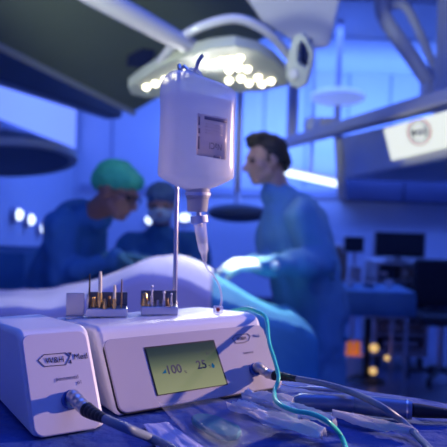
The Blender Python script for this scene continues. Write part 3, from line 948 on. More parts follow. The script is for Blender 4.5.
# --- right surgeon, no cap, in profile
hd = at(266, 161, 3.08)
P3 = dict(head=hd + V((.0, 0, .0)), neck=at(277, 190, 3.10), chest=at(293, 236, 3.10), pelvis=at(313, 310, 3.14),
          L=(at(283, 212, 2.93), at(292, 264, 2.80), at(262, 265, 2.68), V((-1, -.15, -.05)), V((.1, .5, -1)), 1, .45),
          R=(at(292, 209, 3.28), at(286, 266, 3.16), at(250, 262, 2.90), V((-1, -.3, -.1)), V((0, -.5, -1)), -1, .5),
          feet=[V((.42, 3.05, 0)), V((.46, 3.25, 0))])
P3['L'] = (at(304, 216, 2.93), at(322, 264, 2.88), at(262, 265, 2.74), V((-1, -.1, .0)), V((.1, .5, -1)), -1, .45)
t3, H3, ax3 = person('person', (.44, 3.15, 0), 'bare headed person with short dark hair in blue gown and bright white gloves', P3, V((-1, -.2, 0)),
                     'gownlight', 'skin', 'glove', V((-1, -.32, -.16)), V((-.12, 0, 1)), 1.0, flat=.98, wide=1.08, trousers='gown')
f, u, l = ax3
hm = MB()
for p, r in [((0, -.026, .050), (.080, .090, .076)), ((0, .044, .094), (.052, .036, .026)), ((0, -.085, -.005), (.066, .036, .060)), ((.064, -.03, .02), (.018, .055, .05)), ((-.064, -.03, .02), (.018, .055, .05)), ((.0, .066, .084), (.042, .018, .016)), ((0, .02, .112), (.06, .07, .028))]:
    hm.sphere(H3(*p), r, (l, f, u))
ho = hm.build('hair', 'hair', t3, remesh=.007, sm=2)
for v in ho.data.vertices: v.co += v.normal * .006 * noise.noise(v.co * 60)

# --- left surgeon leaning in, green cap and glasses
hd = at(117, 193, 2.98)
P1 = dict(head=hd, neck=at(97, 212, 3.06), chest=at(74, 243, 3.18), pelvis=at(42, 322, 3.26),
          L=(at(92, 226, 3.30), at(88, 272, 3.28), at(134, 258, 3.06), V((1, -.4, -.05)), V((0, -.4, -1)), 1, .4),
          R=(at(62, 226, 3.02), at(62, 279, 3.02), at(118, 257, 2.90), V((1, -.25, .0)), V((0, -.3, -1)), -1, .4),
          feet=[V((-.82, 3.35, 0)), V((-.85, 3.15, 0))])
t1, H1, ax1_ = person('person', (-.83, 3.13, 0), 'person in green cap and glasses leaning over the drape in a blue gown', P1, V((1, -.3, 0)),
                      'gown', 'skindark', 'glovegreen', V((.86, -.35, -.36)), V((.35, 0, 1)), 1.03, wide=1.04)
f, u, l = ax1_
cm = MB()
for p, r in [((0, -.028, .062), (.098, .112, .085)), ((0, -.095, .03), (.070, .050, .060)), ((0, .045, .078), (.078, .055, .045))]:
    cm.sphere(H1(*p), r, (l, f, u))
co = cm.build('cap', 'greencap', t1, remesh=.007, sm=4)
for v in co.data.vertices: v.co += v.normal * .006 * noise.noise(v.co * 34)
gl = MB()
for k in (1, -1):
    c = H1(k * .033, .098, .004)
    gl.tube([c + l * .024 * math.cos(a) + u * .018 * math.sin(a) for a in [2 * PI * j / 20 for j in range(21)]], .003, 8)
    gl.tube([H1(k * .057, .096, .008), H1(k * .078, .04, .010), H1(k * .080, -.02, .006)], .0028, 8)
gl.tube([H1(.010, .101, .008), H1(-.010, .101, .008)], .0028, 8)
gl.build('glasses', 'black', t1)

# --- middle surgeon, masked, facing the camera
hd = at(161, 205, 3.62)
P2 = dict(head=hd, neck=at(161, 228, 3.68), chest=at(162, 262, 3.72), pelvis=at(162, 345, 3.74),
          L=(at(193, 246, 3.70), at(207, 285, 3.55), at(205, 272, 3.18), V((-.1, -1, .0)), V((-.3, -.1, -1)), -1, .4),
          R=(at(131, 246, 3.70), at(124, 290, 3.55), at(150, 276, 3.22), V((.3, -1, 0)), V((.3, 0, -1)), 1, .4),
          feet=[V((-.25, 3.74, 0)), V((-.45, 3.74, 0))])
t2, H2, ax2_ = person('person', (-.35, 3.74, 0), 'person wearing a pale face mask standing behind the hanging bottle', P2, V((0, -1, 0)),
                      'gown', 'skin', 'glovedark', V((.05, -1, -.22)), V((0, -.15, 1)), .95, wide=.98)
f, u, l = ax2_
cm = MB()
for p, r in [((0, -.024, .058), (.088, .104, .074)), ((0, -.09, .02), (.06, .045, .05)), ((0, .05, .075), (.068, .045, .032))]:
    cm.sphere(H2(*p), r, (l, f, u))
co = cm.build('cap', 'bluecap', t2, remesh=.007, sm=4)
for v in co.data.vertices: v.co += v.normal * .005 * noise.noise(v.co * 34)
mk = MB()
for p, r in [((0, .050, -.045), (.070, .058, .052)), ((0, .080, -.028), (.040, .040, .036))]:
    mk.sphere(H2(*p), r, (l, f, u))
mk.build('mask', 'mask', t2, remesh=.006, sm=3)
lp = MB()
for k in (1, -1):
    lp.tube([H2(k * .062, .05, -.03), H2(k * .078, .01, -.012), H2(k * .082, -.02, .01)], .002, 6)
lp.build('mask_ties', 'mask', t2)

# ================================================== SURGICAL LAMPS
lampP = [at(132, 90, 3.10), at(288, 84, 3.12), at(235, 44, 2.72)]
lo = lampP[0]; ln = (lampP[1] - lampP[0]).cross(lampP[2] - lampP[0]).normalized()
if ln.z > 0: ln = -ln
LPX = lambda uu, vv, off=0: on_plane(uu, vv, lo, ln) + ln * off
sl = thing('surgical_lamp', LPX(210, 72), 'grey surgical lamp with lit white diodes above the hanging bottle', 'surgical lamp')
poly = [(128, 88), (140, 79), (160, 66), (185, 56), (210, 49), (235, 46), (258, 51), (276, 62), (290, 76), (288, 86), (262, 92), (235, 93), (200, 98), (170, 99), (145, 98), (131, 95)]
P_ = [LPX(a_, b_) for a_, b_ in poly]
hb = MB().loft([P_, [p - ln * .05 for p in P_], [p.lerp(sum(P_, V((0, 0, 0))) / len(P_), .25) - ln * .085 for p in P_]])
head = hb.build('lamp_head', 'lampgrey', sl, bevel=.008)
leds = [(146.5, 86), (155.5, 82.5), (165, 78.5), (174.5, 74.5), (184, 71.5), (214, 62), (222, 59.5), (230.5, 58.5), (240, 57), (229, 69), (238.5, 66.5), (247.5, 68), (229, 79.5), (241, 77.5), (249, 82), (258, 76.5), (262, 83), (271, 80)]
for a_, b_ in leds:
    o = LPX(a_, b_); MB().sphere(o + ln * .004, (.0158, .0158, .017), n=16, m=10).build('led_lens', 'led', sl)
yk = spline([LPX(160, 68, -.03), LPX(180, 52, -.06), LPX(208, 44, -.09), LPX(240, 41, -.10), LPX(268, 49, -.08), LPX(288, 64, -.05), LPX(299, 78, -.02)], 8)
MB().tube(yk, .020, 14).build('yoke', 'lamplav', sl)
# link plate on the right of the yoke: two openings
bp = at(297, 62, 2.88); bn = V((-.35, -.9, -.25)).normalized()
BPX = lambda uu, vv: on_plane(uu, vv, bp, bn)
mb = MB()
outer = [(293, 36), (301, 33), (306, 38), (313, 52), (311, 66), (306, 84), (299, 89), (291, 86), (286, 76), (286, 64)]
inner = [(299, 43), (302, 41), (305, 44), (309.5, 54), (308.5, 60), (307, 67), (304, 67), (300, 64), (297, 61), (297, 54)]
fo_ = [BPX(*q) for q in outer]; fi_ = [BPX(*q) for q in inner]
mb.loft([fo_, [p - bn * .05 for p in fo_], [p - bn * .05 for p in fi_], fi_], closed=True)
mb.build('link_bracket', 'lampgrey', sl, bevel=.003)
c = BPX(294, 74); MB().disc(c + bn * .012, -bn, .022, .02, 24).build('pivot_cap', 'lamplav', sl, bevel=.003)
MB().box(at(306, 52, 2.98), (.05, .05, .12)).build('joint_block', 'navy', sl, bevel=.01)
# swing arm from the yoke up to the left, and its ceiling column
arm = [at(197, 50, 2.86), at(170, 36, 2.72), at(130, 14, 2.52), at(90, -8, 2.36), at(40, -40, 2.2)]
MB().tube(arm, [.034, .040, .043, .045, .045], 18).build('spring_arm', 'lamplav', sl)
e_ = arm[-1]
MB().tube([e_, V((e_.x, e_.y, CH))], .045, 16).disc(V((e_.x, e_.y, CH - .06)), Z, .14, .06).build('ceiling_column', 'lamplav', sl)
for q in (.32, .52):
    pq = arm[2].lerp(arm[1], q); MB().sphere(pq + V((.0, -.036, -.012)), .011).build('arm_screw', 'ivory', sl)

# joint housing behind on the right (pale cover)
jb = [(232, -22), (345, -22), (329, 47), (309, 51), (262, 22)]
pb = at(290, 15, 3.45); nb = V((-.1, -.95, -.35)).normalized()
jh = thing('lamp_cover', pb, 'pale lavender housing of the ceiling arm beside the lamp bracket', 'lamp housing')
Q = [on_plane(a_, b_, pb, nb) for a_, b_ in jb]
MB().loft([Q, [p - nb * .2 for p in Q]]).build('housing', 'lamplav', jh, bevel=.012)
ct = sum(Q, V((0, 0, 0))) / 5 - nb * .1
MB().tube([ct, V((ct.x, ct.y, CH))], .05, 14).build('ceiling_stem', 'lamplav', jh)

# big dark square lamp plate, upper left
c1, c2, c3 = at(132, 113, 4.7), at(-6, 45, 3.5), at(300, 18, 4.3)
c2 = c1 + (c2 - c1) * 1.45
n_ = (c2 - c1).cross(c3 - c1).normalized()
if n_.z > 0: n_ = -n_
c4 = c2 + (c3 - c1)
bl = thing('lamp_canopy', (c1 + c4) / 2, 'big dark grey square canopy hanging at the upper left corner', 'ceiling canopy')
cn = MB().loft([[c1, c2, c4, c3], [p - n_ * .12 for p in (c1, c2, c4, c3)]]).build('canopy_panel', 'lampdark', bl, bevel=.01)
w_ = .035
e1 = (c3 - c1).normalized()
MB().box((c1 + c2) / 2 + n_ * .012 + e1 * w_ * .5, ((c2 - c1).length, w_, .03), ((c2 - c1).normalized(), n_.cross((c2 - c1).normalized()), n_)).build('edge_rail', 'lampgrey', bl, bevel=.006)
m_ = on_plane(140, 57, c1, n_)
MB().disc(m_, n_, .10, .015, 6).build('hatch', 'navy', bl, bevel=.004)
ctr_ = (c1 + c4) / 2
MB().tube([ctr_ - n_ * .06, V((ctr_.x, ctr_.y, CH))], .06, 16).build('ceiling_stem', 'lampgrey', bl)

# slate boom behind it
bm_ = thing('ceiling_boom', at(60, 92, 5.2), 'dark slate boom arm running below the dark square canopy', 'boom arm')
a_, b_ = at(116, 108, 5.7), at(-22, 62, 4.7)
d_ = (b_ - a_).normalized(); s_ = d_.cross(Z).normalized(); u_ = s_.cross(d_)
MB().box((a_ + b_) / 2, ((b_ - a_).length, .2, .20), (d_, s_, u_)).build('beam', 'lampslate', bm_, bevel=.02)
MB().tube([b_ + d_ * -.2, V((b_.x, b_.y, CH))], .05, 14).build('ceiling_column', 'lampslate', bm_)

# second lamp head, left, edge on
s2 = thing('surgical_lamp', at(12, 162, 4.0), 'dark lamp head seen edge-on at the far left above the light spots', 'surgical lamp')
c_ = at(6, 162, 4.0); nn_ = V((.10, -.16, -1)).normalized()
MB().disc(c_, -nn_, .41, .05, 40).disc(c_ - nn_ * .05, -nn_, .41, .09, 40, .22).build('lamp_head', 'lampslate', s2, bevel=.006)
MB().ring(c_ + nn_ * .002, -nn_, .43, .05, .04).build('rim', 'lampgrey', s2)
MB().tube([c_ - nn_ * .1, V((c_.x - .2, c_.y, c_.z + .5)), V((c_.x - .2, c_.y, CH))], .03, 12).build('hanger', 'lamplav', s2)

# dark lamp head by the right surgeon's chest
s4 = thing('surgical_lamp', at(238, 212, 4.4), 'dark round lamp head between the bottle and the bare headed person', 'surgical lamp')
c_ = at(238, 213, 4.4)
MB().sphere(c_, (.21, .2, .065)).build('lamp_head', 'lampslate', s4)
MB().tube([c_ + V((0, .05, .02)), c_ + V((0, .5, .15)), V((c_.x, c_.y + .5, CH))], .025, 12).build('hanger', 'lamplav', s4)

# pale round dome lamp on a stem, right
dm = thing('dome_lamp', at(338, 97, 6.2), 'pale round disc lamp on a stem above the horizontal arm', 'ceiling lamp')
c_ = at(338, 97, 6.2)
MB().sphere(c_, (.265, .265, .085)).build('dome', 'domeglow', dm)
MB().tube([c_ + Z * .05, V((c_.x, c_.y, CH))], .03, 12).build('stem', 'lamplav', dm)
MB().tube([c_ - Z * .06, c_ - Z * .28], .035, 12).build('handle', 'lamplav', dm)

# dark spring arm, upper right
sa = thing('spring_boom', at(410, 40, 4.2), 'dark blue bent ceiling arm at the upper right', 'boom arm')
p_ = spline([at(396, -40, 4.2), at(384, -5, 4.2), at(382, 12, 4.2), at(392, 30, 4.2), at(410, 55, 4.2), at(430, 84, 4.2)], 8)
MB().tube(p_, [.05] * len(p_), 14).build('arm', 'pendant', sa)
p2_ = spline([at(386, 8, 4.26), at(404, 6, 4.26), at(420, 34, 4.26), at(440, 82, 4.26)], 8)
MB().tube(p2_, .03, 12).build('spring_cover', 'pendant', sa)
MB().tube([p_[0], V((p_[0].x, p_[0].y, CH))], .06, 14).build('ceiling_column', 'pendant', sa)
MB().box(at(434, 90, 4.2), (.16, .12, .10)).build('end_joint', 'pendant', sa, bevel=.02)

# horizontal boom + supply pendant with the lit sign
PX = .93
hbm = thing('boom_beam', (.75, 4.4, 1.9), 'long horizontal blue boom beam above the supply pendant', 'boom arm')
a_, b_ = at(280, 145, 6.0), at(470, 92, 2.9)
d_ = (b_ - a_).normalized(); s_ = d_.cross(Z).normalized(); u_ = s_.cross(d_)
MB().box((a_ + b_) / 2, ((b_ - a_).length, .12, .075), (d_, s_, u_)).build('beam', 'pendant', hbm, bevel=.012)
q = a_.lerp(b_, .30)
MB().box(q + u_ * .09, (.14, .12, .10), (d_, s_, u_)).build('joint_cover', 'white', hbm, bevel=.015)
q = a_.lerp(b_, .38); MB().box(q + u_ * .07, (.2, .11, .07), (d_, s_, u_)).build('clamp', 'lamplav', hbm, bevel=.01)
MB().tube([a_.lerp(b_, .12), V((a_.lerp(b_, .12).x, a_.lerp(b_, .12).y, CH))], .05, 12).build('ceiling_column', 'lamplav', hbm)
pn_top0, pn_bot0 = at(341, 136, 5.0), at(345, 179, 5.0); pn_top1, pn_bot1 = at(470, 106, 2.6), at(470, 155, 2.6)
sp_ = thing('supply_pendant', (1.3, 3.8, 1.6), 'long blue grey supply pendant box carrying the lit white sign', 'pendant')
o4 = V((.75, .15, 0))
MB().loft([[pn_top0, pn_bot0, pn_bot0 + o4, pn_top0 + o4], [pn_top1, pn_bot1, pn_bot1 + o4, pn_top1 + o4]]).build('housing', 'pendant', sp_, bevel=.015)
q0, q1 = (pn_bot0 + pn_bot1) / 2 + V((.38, .1, .005)), None
ctp = (pn_top0 + pn_top1) / 2 + o4 * .5
MB().tube([ctp - Z * .02, V((ctp.x, ctp.y, CH))], .07, 16).build('ceiling_column', 'pendant', sp_)
# upright grey post at the far end of the pendant
MB().tube([at(338, 132, 5.02), at(342, 200, 5.02)], .035, 12).build('end_post', 'lamplav', sp_)

g0 = at(385, 128.5, 3.5); g1 = at(393, 160.5, 3.5); g2 = at(460, 144.5, 2.46); g3 = at(460, 107, 2.46)
sg = thing('lit_sign', (g0 + g2) / 2, 'bright white lit sign with a round emblem on the supply pendant', 'sign')
sx_ = ((g3 - g0) + (g2 - g1)).normalized(); sn_ = sx_.cross(Z).normalized()
if sn_.y > 0: sn_ = -sn_
pln = on_plane
G = [g0, g1, on_plane(460, 144.5, g0, (g1 - g0).cross(g3 - g0).normalized()), g3]
gn = (g1 - g0).cross(g3 - g0).normalized()
if gn.dot(EYE - g0) < 0: gn = -gn
MB().loft([[p + gn * .01 for p in G], [p - gn * .03 for p in G]]).build('sign_panel', 'signface', sg, bevel=.006)
SG = lambda u_, v_: on_plane(u_, v_, g0 + gn * .0105, gn)


def ellpts(cu, cv, ru, rv, n=32):
    return [SG(cu + ru * math.cos(2 * PI * k / n), cv + rv * math.sin(2 * PI * k / n)) for k in range(n)]


def flatring(name, cu, cv, ru, rv, w, m):
    a, b = ellpts(cu, cv, ru, rv), ellpts(cu, cv, ru - w, rv - w)
    return MB().loft([a, [p + gn * .002 for p in a], [p + gn * .002 for p in b], b], closed=True).build(name, m, sg, smooth=False)


flatring('emblem_ring', 419.5, 132, 12.2, 13.4, 1.2, 'signred')
flatring('emblem_ring', 419.5, 132, 8.9, 9.8, .9, 'inkgrey')
q = [SG(*k_) for k_ in [(411.5, 133.6), (414, 129.8), (416.4, 131.6), (415.6, 136)]]
MB().prism(q, gn * .002).build('emblem_mark', 'gap', sg, smooth=False)
exs = (SG(426, 131) - SG(416, 133)).normalized(); eys = gn.cross(exs)
for uu in (418.5, 421.5, 425): 
    q = SG(uu, 132.4 - (uu - 419) * .2); MB().prism([q - exs * .011 - eys * .017, q + exs * .011 - eys * .017, q + exs * .011 + eys * .017, q - exs * .011 + eys * .017], gn * .002).build('emblem_stroke', 'inkgrey', sg, smooth=False)

# ================================================== BACK WALL LIGHTS
wl = [(12.5, 214.5, 'leftmost of the three round lights on the left, beside the leaning person'), (25, 219.5, 'middle one of the three round lights behind the leaning person'), (37.5, 227.5, 'lowest and rightmost of the three round lights behind the leaning person'),
      (151.5, 220, 'round white light shining beside the masked person'), (185, 217.5, 'round white light shining just right of the slim pole')]
for i, (uu, vv, lb_) in enumerate(wl):
    if i < 3:
        dd = ray(uu, vv); c_ = EYE + dd * ((WX0 - EYE.x) / dd.x); nrm = V((1, 0, 0)); rr = (.035, .075, .05)
    else:
        c_ = at(uu, vv, WY1); nrm = V((0, -1, 0)); rr = (.075, .035, .05)
    t = thing('wall_lamp', c_, lb_, 'wall lamp', 'round lights along the walls')
    MB().disc(c_ + nrm * .0005, nrm, .082, .06, 28).build('housing', 'lamplav', t, bevel=.006)
    MB().sphere(c_ + nrm * .06, rr).build('lens', 'glow', t)
tl = thing('tube_lamp', at(311, 178, 6.5), 'bright white tube lamp shining behind the bare headed person', 'tube lamp')
a_, b_ = at(286, 172.5, 6.5), at(337, 184, 6.5)
MB().cap(a_, b_, .029, .029).build('tube', 'glow', tl)
MB().box((a_ + b_) / 2 + V((0, .055, .02)), ((b_ - a_).length, .05, .10), ((b_ - a_).normalized(), V((0, 1, 0)), Z)).build('housing', 'lamplav', tl, bevel=.01)
q = (a_ + b_) / 2 + V((0, .06, .05)); MB().tube([q, V((q.x, q.y, CH))], .02, 10).build('hanger', 'lamplav', tl)

# ================================================== EQUIPMENT CART (right background)
CY = 5.4
ca = thing('equipment_cart', (1.5, CY + .2, 0), 'grey equipment cart stacked with devices under the wide dark monitor', 'cart')
X = lambda uu, vv, y=CY: at(uu, vv, y)
x0, x1 = X(374, 300).x, X(429, 300).x; xm = (x0 + x1) / 2; w = x1 - x0
zf = lambda vv: X(400, vv).z
for xx in (x0 + .015, x1 - .015):
    MB().box((xx, CY + .2, (zf(264) + .12) / 2), (.03, .44, zf(264) - .12)).build('side_panel', 'cab', ca, bevel=.004)
for vv in (264, 281, 293, 318, 335, 350):
    MB().box((xm, CY + .2, zf(vv)), (w, .44, .02)).build('shelf', 'cab', ca, bevel=.003)
MB().box((xm, CY + .41, .5), (w - .07, .02, .70)).build('back_panel', 'cabdark', ca)
for sx in (-1, 1):
    for sy in (-1, 1):
        MB().disc((xm + sx * (w / 2 - .05) - .015, CY + .2 + sy * .17, .045), (1, 0, 0), .045, .03, 20).build('caster', 'black', ca)
MB().box((xm, CY + .2, .115), (w, .44, .03)).build('base', 'cab', ca)


def dev(u0, u1, v0, v1, m, face, label, cat='device', nm='rack_device', kn=0):
    a, b = X(u0, v0), X(u1, v1); t = thing(nm, ((a.x + b.x) / 2, CY + .2, b.z), label, cat)
    hh = a.z - b.z
    MB().box(((a.x + b.x) / 2, CY + .20, (a.z + b.z) / 2), (b.x - a.x, .36, hh)).build('case', m, t, bevel=.006)
    MB().box(((a.x + b.x) / 2, CY + .017, (a.z + b.z) / 2), ((b.x - a.x) * .92, .008, hh * .75)).build('front_plate', face, t, bevel=.002)
    for i in range(kn):
        MB().disc((a.x + (b.x - a.x) * (.2 + .2 * i), CY + .014, (a.z + b.z) / 2), (0, -1, 0), hh * .16, .012, 16).build('knob', 'white', t)
    return t


dev(379, 396, 268, 279.4, 'cabdark', 'cabdark', 'black device on the upper left of the equipment cart', kn=2)
dev(402, 421, 267, 279.4, 'cab', 'brownpan', 'grey device with brownish front on the upper right of the equipment cart', kn=1)
dev(379.5, 423, 284.5, 291.4, 'cab', 'cabdark', 'flat wide device with black slot on the middle shelf of the cart', kn=3)
dev(380, 424, 298, 316.3, 'cabdark', 'navy', 'large dark device on the shelf below the instrument table edge', kn=2)
dev(380, 424, 322, 333.3, 'cab', 'brownpan', 'wide device with dim brown front near the bottom of the cart', kn=2)
dev(382, 420, 340, 348.3, 'cabdark', 'cab', 'low device on the bottom shelf of the equipment cart', kn=1)

mn = thing('monitor', X(401, 262), 'wide dark green-black monitor standing on the equipment cart', 'monitor')
a, b = X(377, 231), X(429, 259.5)
mc = (a + b) / 2
MB().box((mc.x, CY + .12, mc.z), (b.x - a.x, .05, a.z - b.z)).build('casing', 'cab', mn, bevel=.008)
MB().box((mc.x, CY + .093, mc.z), ((b.x - a.x) * .93, .006, (a.z - b.z) * .88)).build('screen', 'screenoff', mn)
zs = zf(264) + .022
MB().box((mc.x, CY + .16, (b.z + zs) / 2 + .02), (.06, .03, (b.z - zs) + .036)).box((mc.x, CY + .16, zs + .006), (.22, .16, .012)).build('stand', 'cab', mn, bevel=.003)

# small monitor on its own pole stand
m2 = thing('monitor', (X(358, 247).x, CY + .25, 0), 'small dark monitor on a pole left of the wide one', 'monitor')
a, b = X(349, 237), X(370, 255); mc = (a + b) / 2
MB().box((mc.x, CY + .25, mc.z), (b.x - a.x, .05, a.z - b.z)).build('casing', 'cab', m2, bevel=.006)
MB().box((mc.x, CY + .222, mc.z), ((b.x - a.x) * .9, .006, (a.z - b.z) * .86)).build('screen', 'screenoff', m2)
MB().tube([V((mc.x + .02, CY + .29, .04)), V((mc.x + .02, CY + .29, mc.z))], .018, 12).build('pole', 'lamplav', m2)
MB().disc(V((mc.x + .02, CY + .29, 0)), Z, .16, .04, 28, .10).build('base', 'cabdark', m2)
MB().box((mc.x + .02, CY + .24, mc.z - .26), (.10, .08, .14)).build('control_box', 'cab', m2, bevel=.006)

# draped side table
st = thing('side_table', (X(372, 300, 4.7).x, 4.75, 0), 'blue draped side table in front of the equipment cart', 'table')
a, b = X(330, 289, 4.6), X(412, 296, 4.6); zt_ = X(370, 291, 4.6).z
mx_, wx_ = (a.x + b.x) / 2, b.x - a.x
MB().box((mx_, 4.80, zt_ - .02), (wx_, .46, .03)).build('tabletop', 'steelsat', st, bevel=.004)
for sx in (-1, 1):
    for sy in (-1, 1): MB().tube([V((mx_ + sx * (wx_ / 2 - .03), 4.8 + sy * .19, 0)), V((mx_ + sx * (wx_ / 2 - .03), 4.8 + sy * .19, zt_ - .03))], .014).build('leg', 'steelsat', st)
sd = MB(); vs = []; fs = []; nn = 60
for j, (ins, zz) in enumerate(((-.5, 0), (.0, 0), (.006, -.004), (.012, -.05), (.016, -.17))):
    for k in range(nn):
        t = 2 * PI * k / nn; c, s = math.cos(t), math.sin(t); e = 30; r = (abs(c) ** e + abs(s) ** e) ** (-1 / e)
        hx, hy = (wx_ / 2 + .012 + ins, .242 + ins) if j else (.02, .02)
        f_ = .006 * math.sin(9 * t) * (j - 2 if j > 2 else 0)
        vs.append(V((mx_ + (hx + f_) * r * c, 4.8 + (hy + f_) * r * s, zt_ + zz)))
sdo = sd.loft([vs[i * nn:(i + 1) * nn] for i in range(5)], cap=False).build('side_drape', 'gownlight', None)
sdo.data.update(); k5 = sdo.modifiers.new('t', 'SOLIDIFY'); k5.thickness = .003; k5.offset = 1
tag(sdo, 'light blue cloth laid over the side table before the cart', 'drape')
for i, (uu, hh, rr, mm, lb_) in enumerate([(352, .05, .035, 'white', 'white bowl at the left end of the draped side table'), (372, .035, .05, 'steelsat', 'wide steel bowl in the middle of the draped side table'), (392, .06, .03, 'white', 'white cup at the right end of the draped side table')]):
    p = X(uu, 291, 4.7); c0_ = V((p.x, 4.8, zt_ + .0035))
    R_ = lambda q, z_: [c0_ + V((math.cos(2 * PI * k / 24) * q, math.sin(2 * PI * k / 24) * q, z_)) for k in range(24)]
    o = MB().loft([R_(rr * .6, 0), R_(rr * .9, hh * .5), R_(rr, hh), R_(rr * .92, hh), R_(rr * .8, hh * .5), R_(rr * .5, hh * .1)]).build('bowl' if i < 2 else 'cup', mm)
    tag(o, lb_, 'bowl' if i < 2 else 'cup')

# crate with orange canisters
CY2 = 5.0
a, b = at(346, 355, CY2), at(364, 372, CY2); cx_ = (a.x + b.x) / 2; zt2 = at(355, 356, CY2).z
cr = thing('crate', (cx_, CY2 + .08, 0), 'grey open crate with orange canisters on the floor by the dark post', 'crate')
wv = b.x - a.x
for (dx, dy, sx, sy) in ((0, -.08, wv, .01), (0, .08, wv, .01), (-wv / 2 + .005, 0, .01, .15), (wv / 2 - .005, 0, .01, .15)):
    MB().box((cx_ + dx, CY2 + .08 + dy, zt2 / 2 + .004), (sx, sy, zt2 - .008)).build('side_wall', 'white', cr, bevel=.002)
MB().box((cx_, CY2 + .08, .008), (wv - .01, .16, .012)).build('bottom', 'cab', cr)
for i, (uu, lb_) in enumerate(((350.5, 'left orange canister standing in the grey crate'), (360, 'right orange canister standing in the grey crate'))):
    p = V((cx_ + (-.030 if i == 0 else .030), 0, 0)); z1 = at(355, 343, CY2).z
    t = thing('canister', (p.x, CY2 + .08, .0145), lb_, 'canister', 'orange canisters in the crate')
    MB().tube([V((p.x, CY2 + .08, .0145)), V((p.x, CY2 + .08, z1 - .03)), V((p.x, CY2 + .08, z1))], [.027, .027, .021], 18).build('body', 'orange', t)
    MB().tube([V((p.x, CY2 + .08, z1 - .002)), V((p.x, CY2 + .08, z1 + .014))], .018, 16).build('lid', 'brownpan', t)
# dark post with amber lights
ps = thing('floor_stand', (at(369, 330, 4.95).x, 4.95, 0), 'black floor stand with small amber lights beside the orange canisters', 'stand')
px_ = at(368, 330, 4.95).x
MB().tube([V((px_, 4.95, .03)), V((px_, 4.95, at(368, 318, 4.95).z))], .028, 14).build('post', 'black', ps)
MB().disc((px_, 4.95, 0), Z, .15, .035, 28, .1).build('base', 'black', ps)
for uu, vv, rr in ((374, 348, .032), (373, 371, .028), (387, 358, .02)):
    p = at(uu, vv, 4.9); MB().sphere(p, rr).build('amber_light', 'amber', ps)
    MB().tube([p + V((0, .02, 0)), V((px_, 4.95, p.z))], .010, 10).build('bracket', 'black', ps)

# tall brown cabinet behind the right surgeon
bc_ = thing('cabinet', (at(334, 300, 5.9).x, 6.05, 0), 'tall dull brown cabinet behind the bare headed person', 'cabinet')
a, b = at(322, 246, 5.9), at(346, 300, 5.9)
MB().box(((a.x + b.x) / 2, 6.1, a.z / 2 + .02), (b.x - a.x, .38, a.z - .04)).build('carcass', 'brownpan', bc_, bevel=.006)
for k_ in (-1, 1):
    d_o = MB().box(((a.x + b.x) / 2 + k_ * (b.x - a.x) / 4, 5.90, a.z / 2 + .02), ((b.x - a.x) / 2 - .006, .018, a.z - .08)).build('door', 'brownpan', bc_, bevel=.002)
    MB().tube([V(((a.x + b.x) / 2 + k_ * .02, 5.882, .55)), V(((a.x + b.x) / 2 + k_ * .02, 5.882, .70))], .006).build('handle', 'steelsat', d_o)
MB().box(((a.x + b.x) / 2, 6.1, .02), (b.x - a.x - .02, .34, .04)).build('plinth', 'cabdark', bc_)

# covered trolley at the far left
tr_ = thing('instrument_trolley', (-1.28, 3.75, 0), 'low trolley under a dark blue cover at the far left edge', 'trolley')
tw, td, th_ = .40, .50, 1.02
MB().box((-1.28, 3.75, th_ - .03), (tw, td, .03)).box((-1.28, 3.75, .35), (tw, td, .02)).build('shelf', 'steelsat', tr_, bevel=.004)
for sx in (-1, 1):
    for sy in (-1, 1):
        q = V((-1.28 + sx * (tw / 2 - .02), 3.75 + sy * (td / 2 - .02), 0))
        MB().tube([q + Z * .07, q + Z * (th_ - .04)], .012).build('leg', 'steelsat', tr_)
        MB().disc(q + V((-.012, 0, .036)), (1, 0, 0), .035, .024, 18).build('caster', 'black', tr_)
rg = []
for ins, zz in ((-.3, 0), (.012, 0), (.018, -.01), (.022, -.2), (.03, -.5)):
    row = []
    for k_ in range(64):
        t = 2 * PI * k_ / 64; c, s_ = math.cos(t), math.sin(t); r = (abs(c) ** 24 + abs(s_) ** 24) ** (-1 / 24); f_ = .012 * math.sin(11 * t) * (-zz)
        row.append(V((-1.28 + (max(.02, tw / 2 + ins) + f_) * r * c, 3.75 + (max(.02, td / 2 + ins) + f_) * r * s_, th_ - .008 + zz + .006)))
    rg.append(row)
tcv = MB().loft(rg, cap=False).build('trolley_cover', 'gown'); k6 = tcv.modifiers.new('t', 'SOLIDIFY'); k6.thickness = .003; k6.offset = 1
tag(tcv, 'dark blue cover draped over the low trolley at the far left edge', 'drape')

# added navy boxes standing in for the dark underside of the pendant
wc = thing('pendant_shade_row', (2.5, 8.4, 1.6), 'row of added navy boxes standing in for the dark under the supply pendant', 'cabinet')
a, b = at(346, 168, 8.2), at(520, 206, 8.2)
for i in range(3):
    w3 = (b.x - a.x) / 3; xx = a.x + w3 * (i + .5)
    MB().box((xx, 8.40, (a.z + b.z) / 2), (w3 - .005, .39, a.z - b.z)).build('carcass', 'navy', wc, bevel=.004)
    d_o = MB().box((xx, 8.19, (a.z + b.z) / 2), (w3 - .02, .02, a.z - b.z - .02)).build('door', 'navy', wc, bevel=.002)

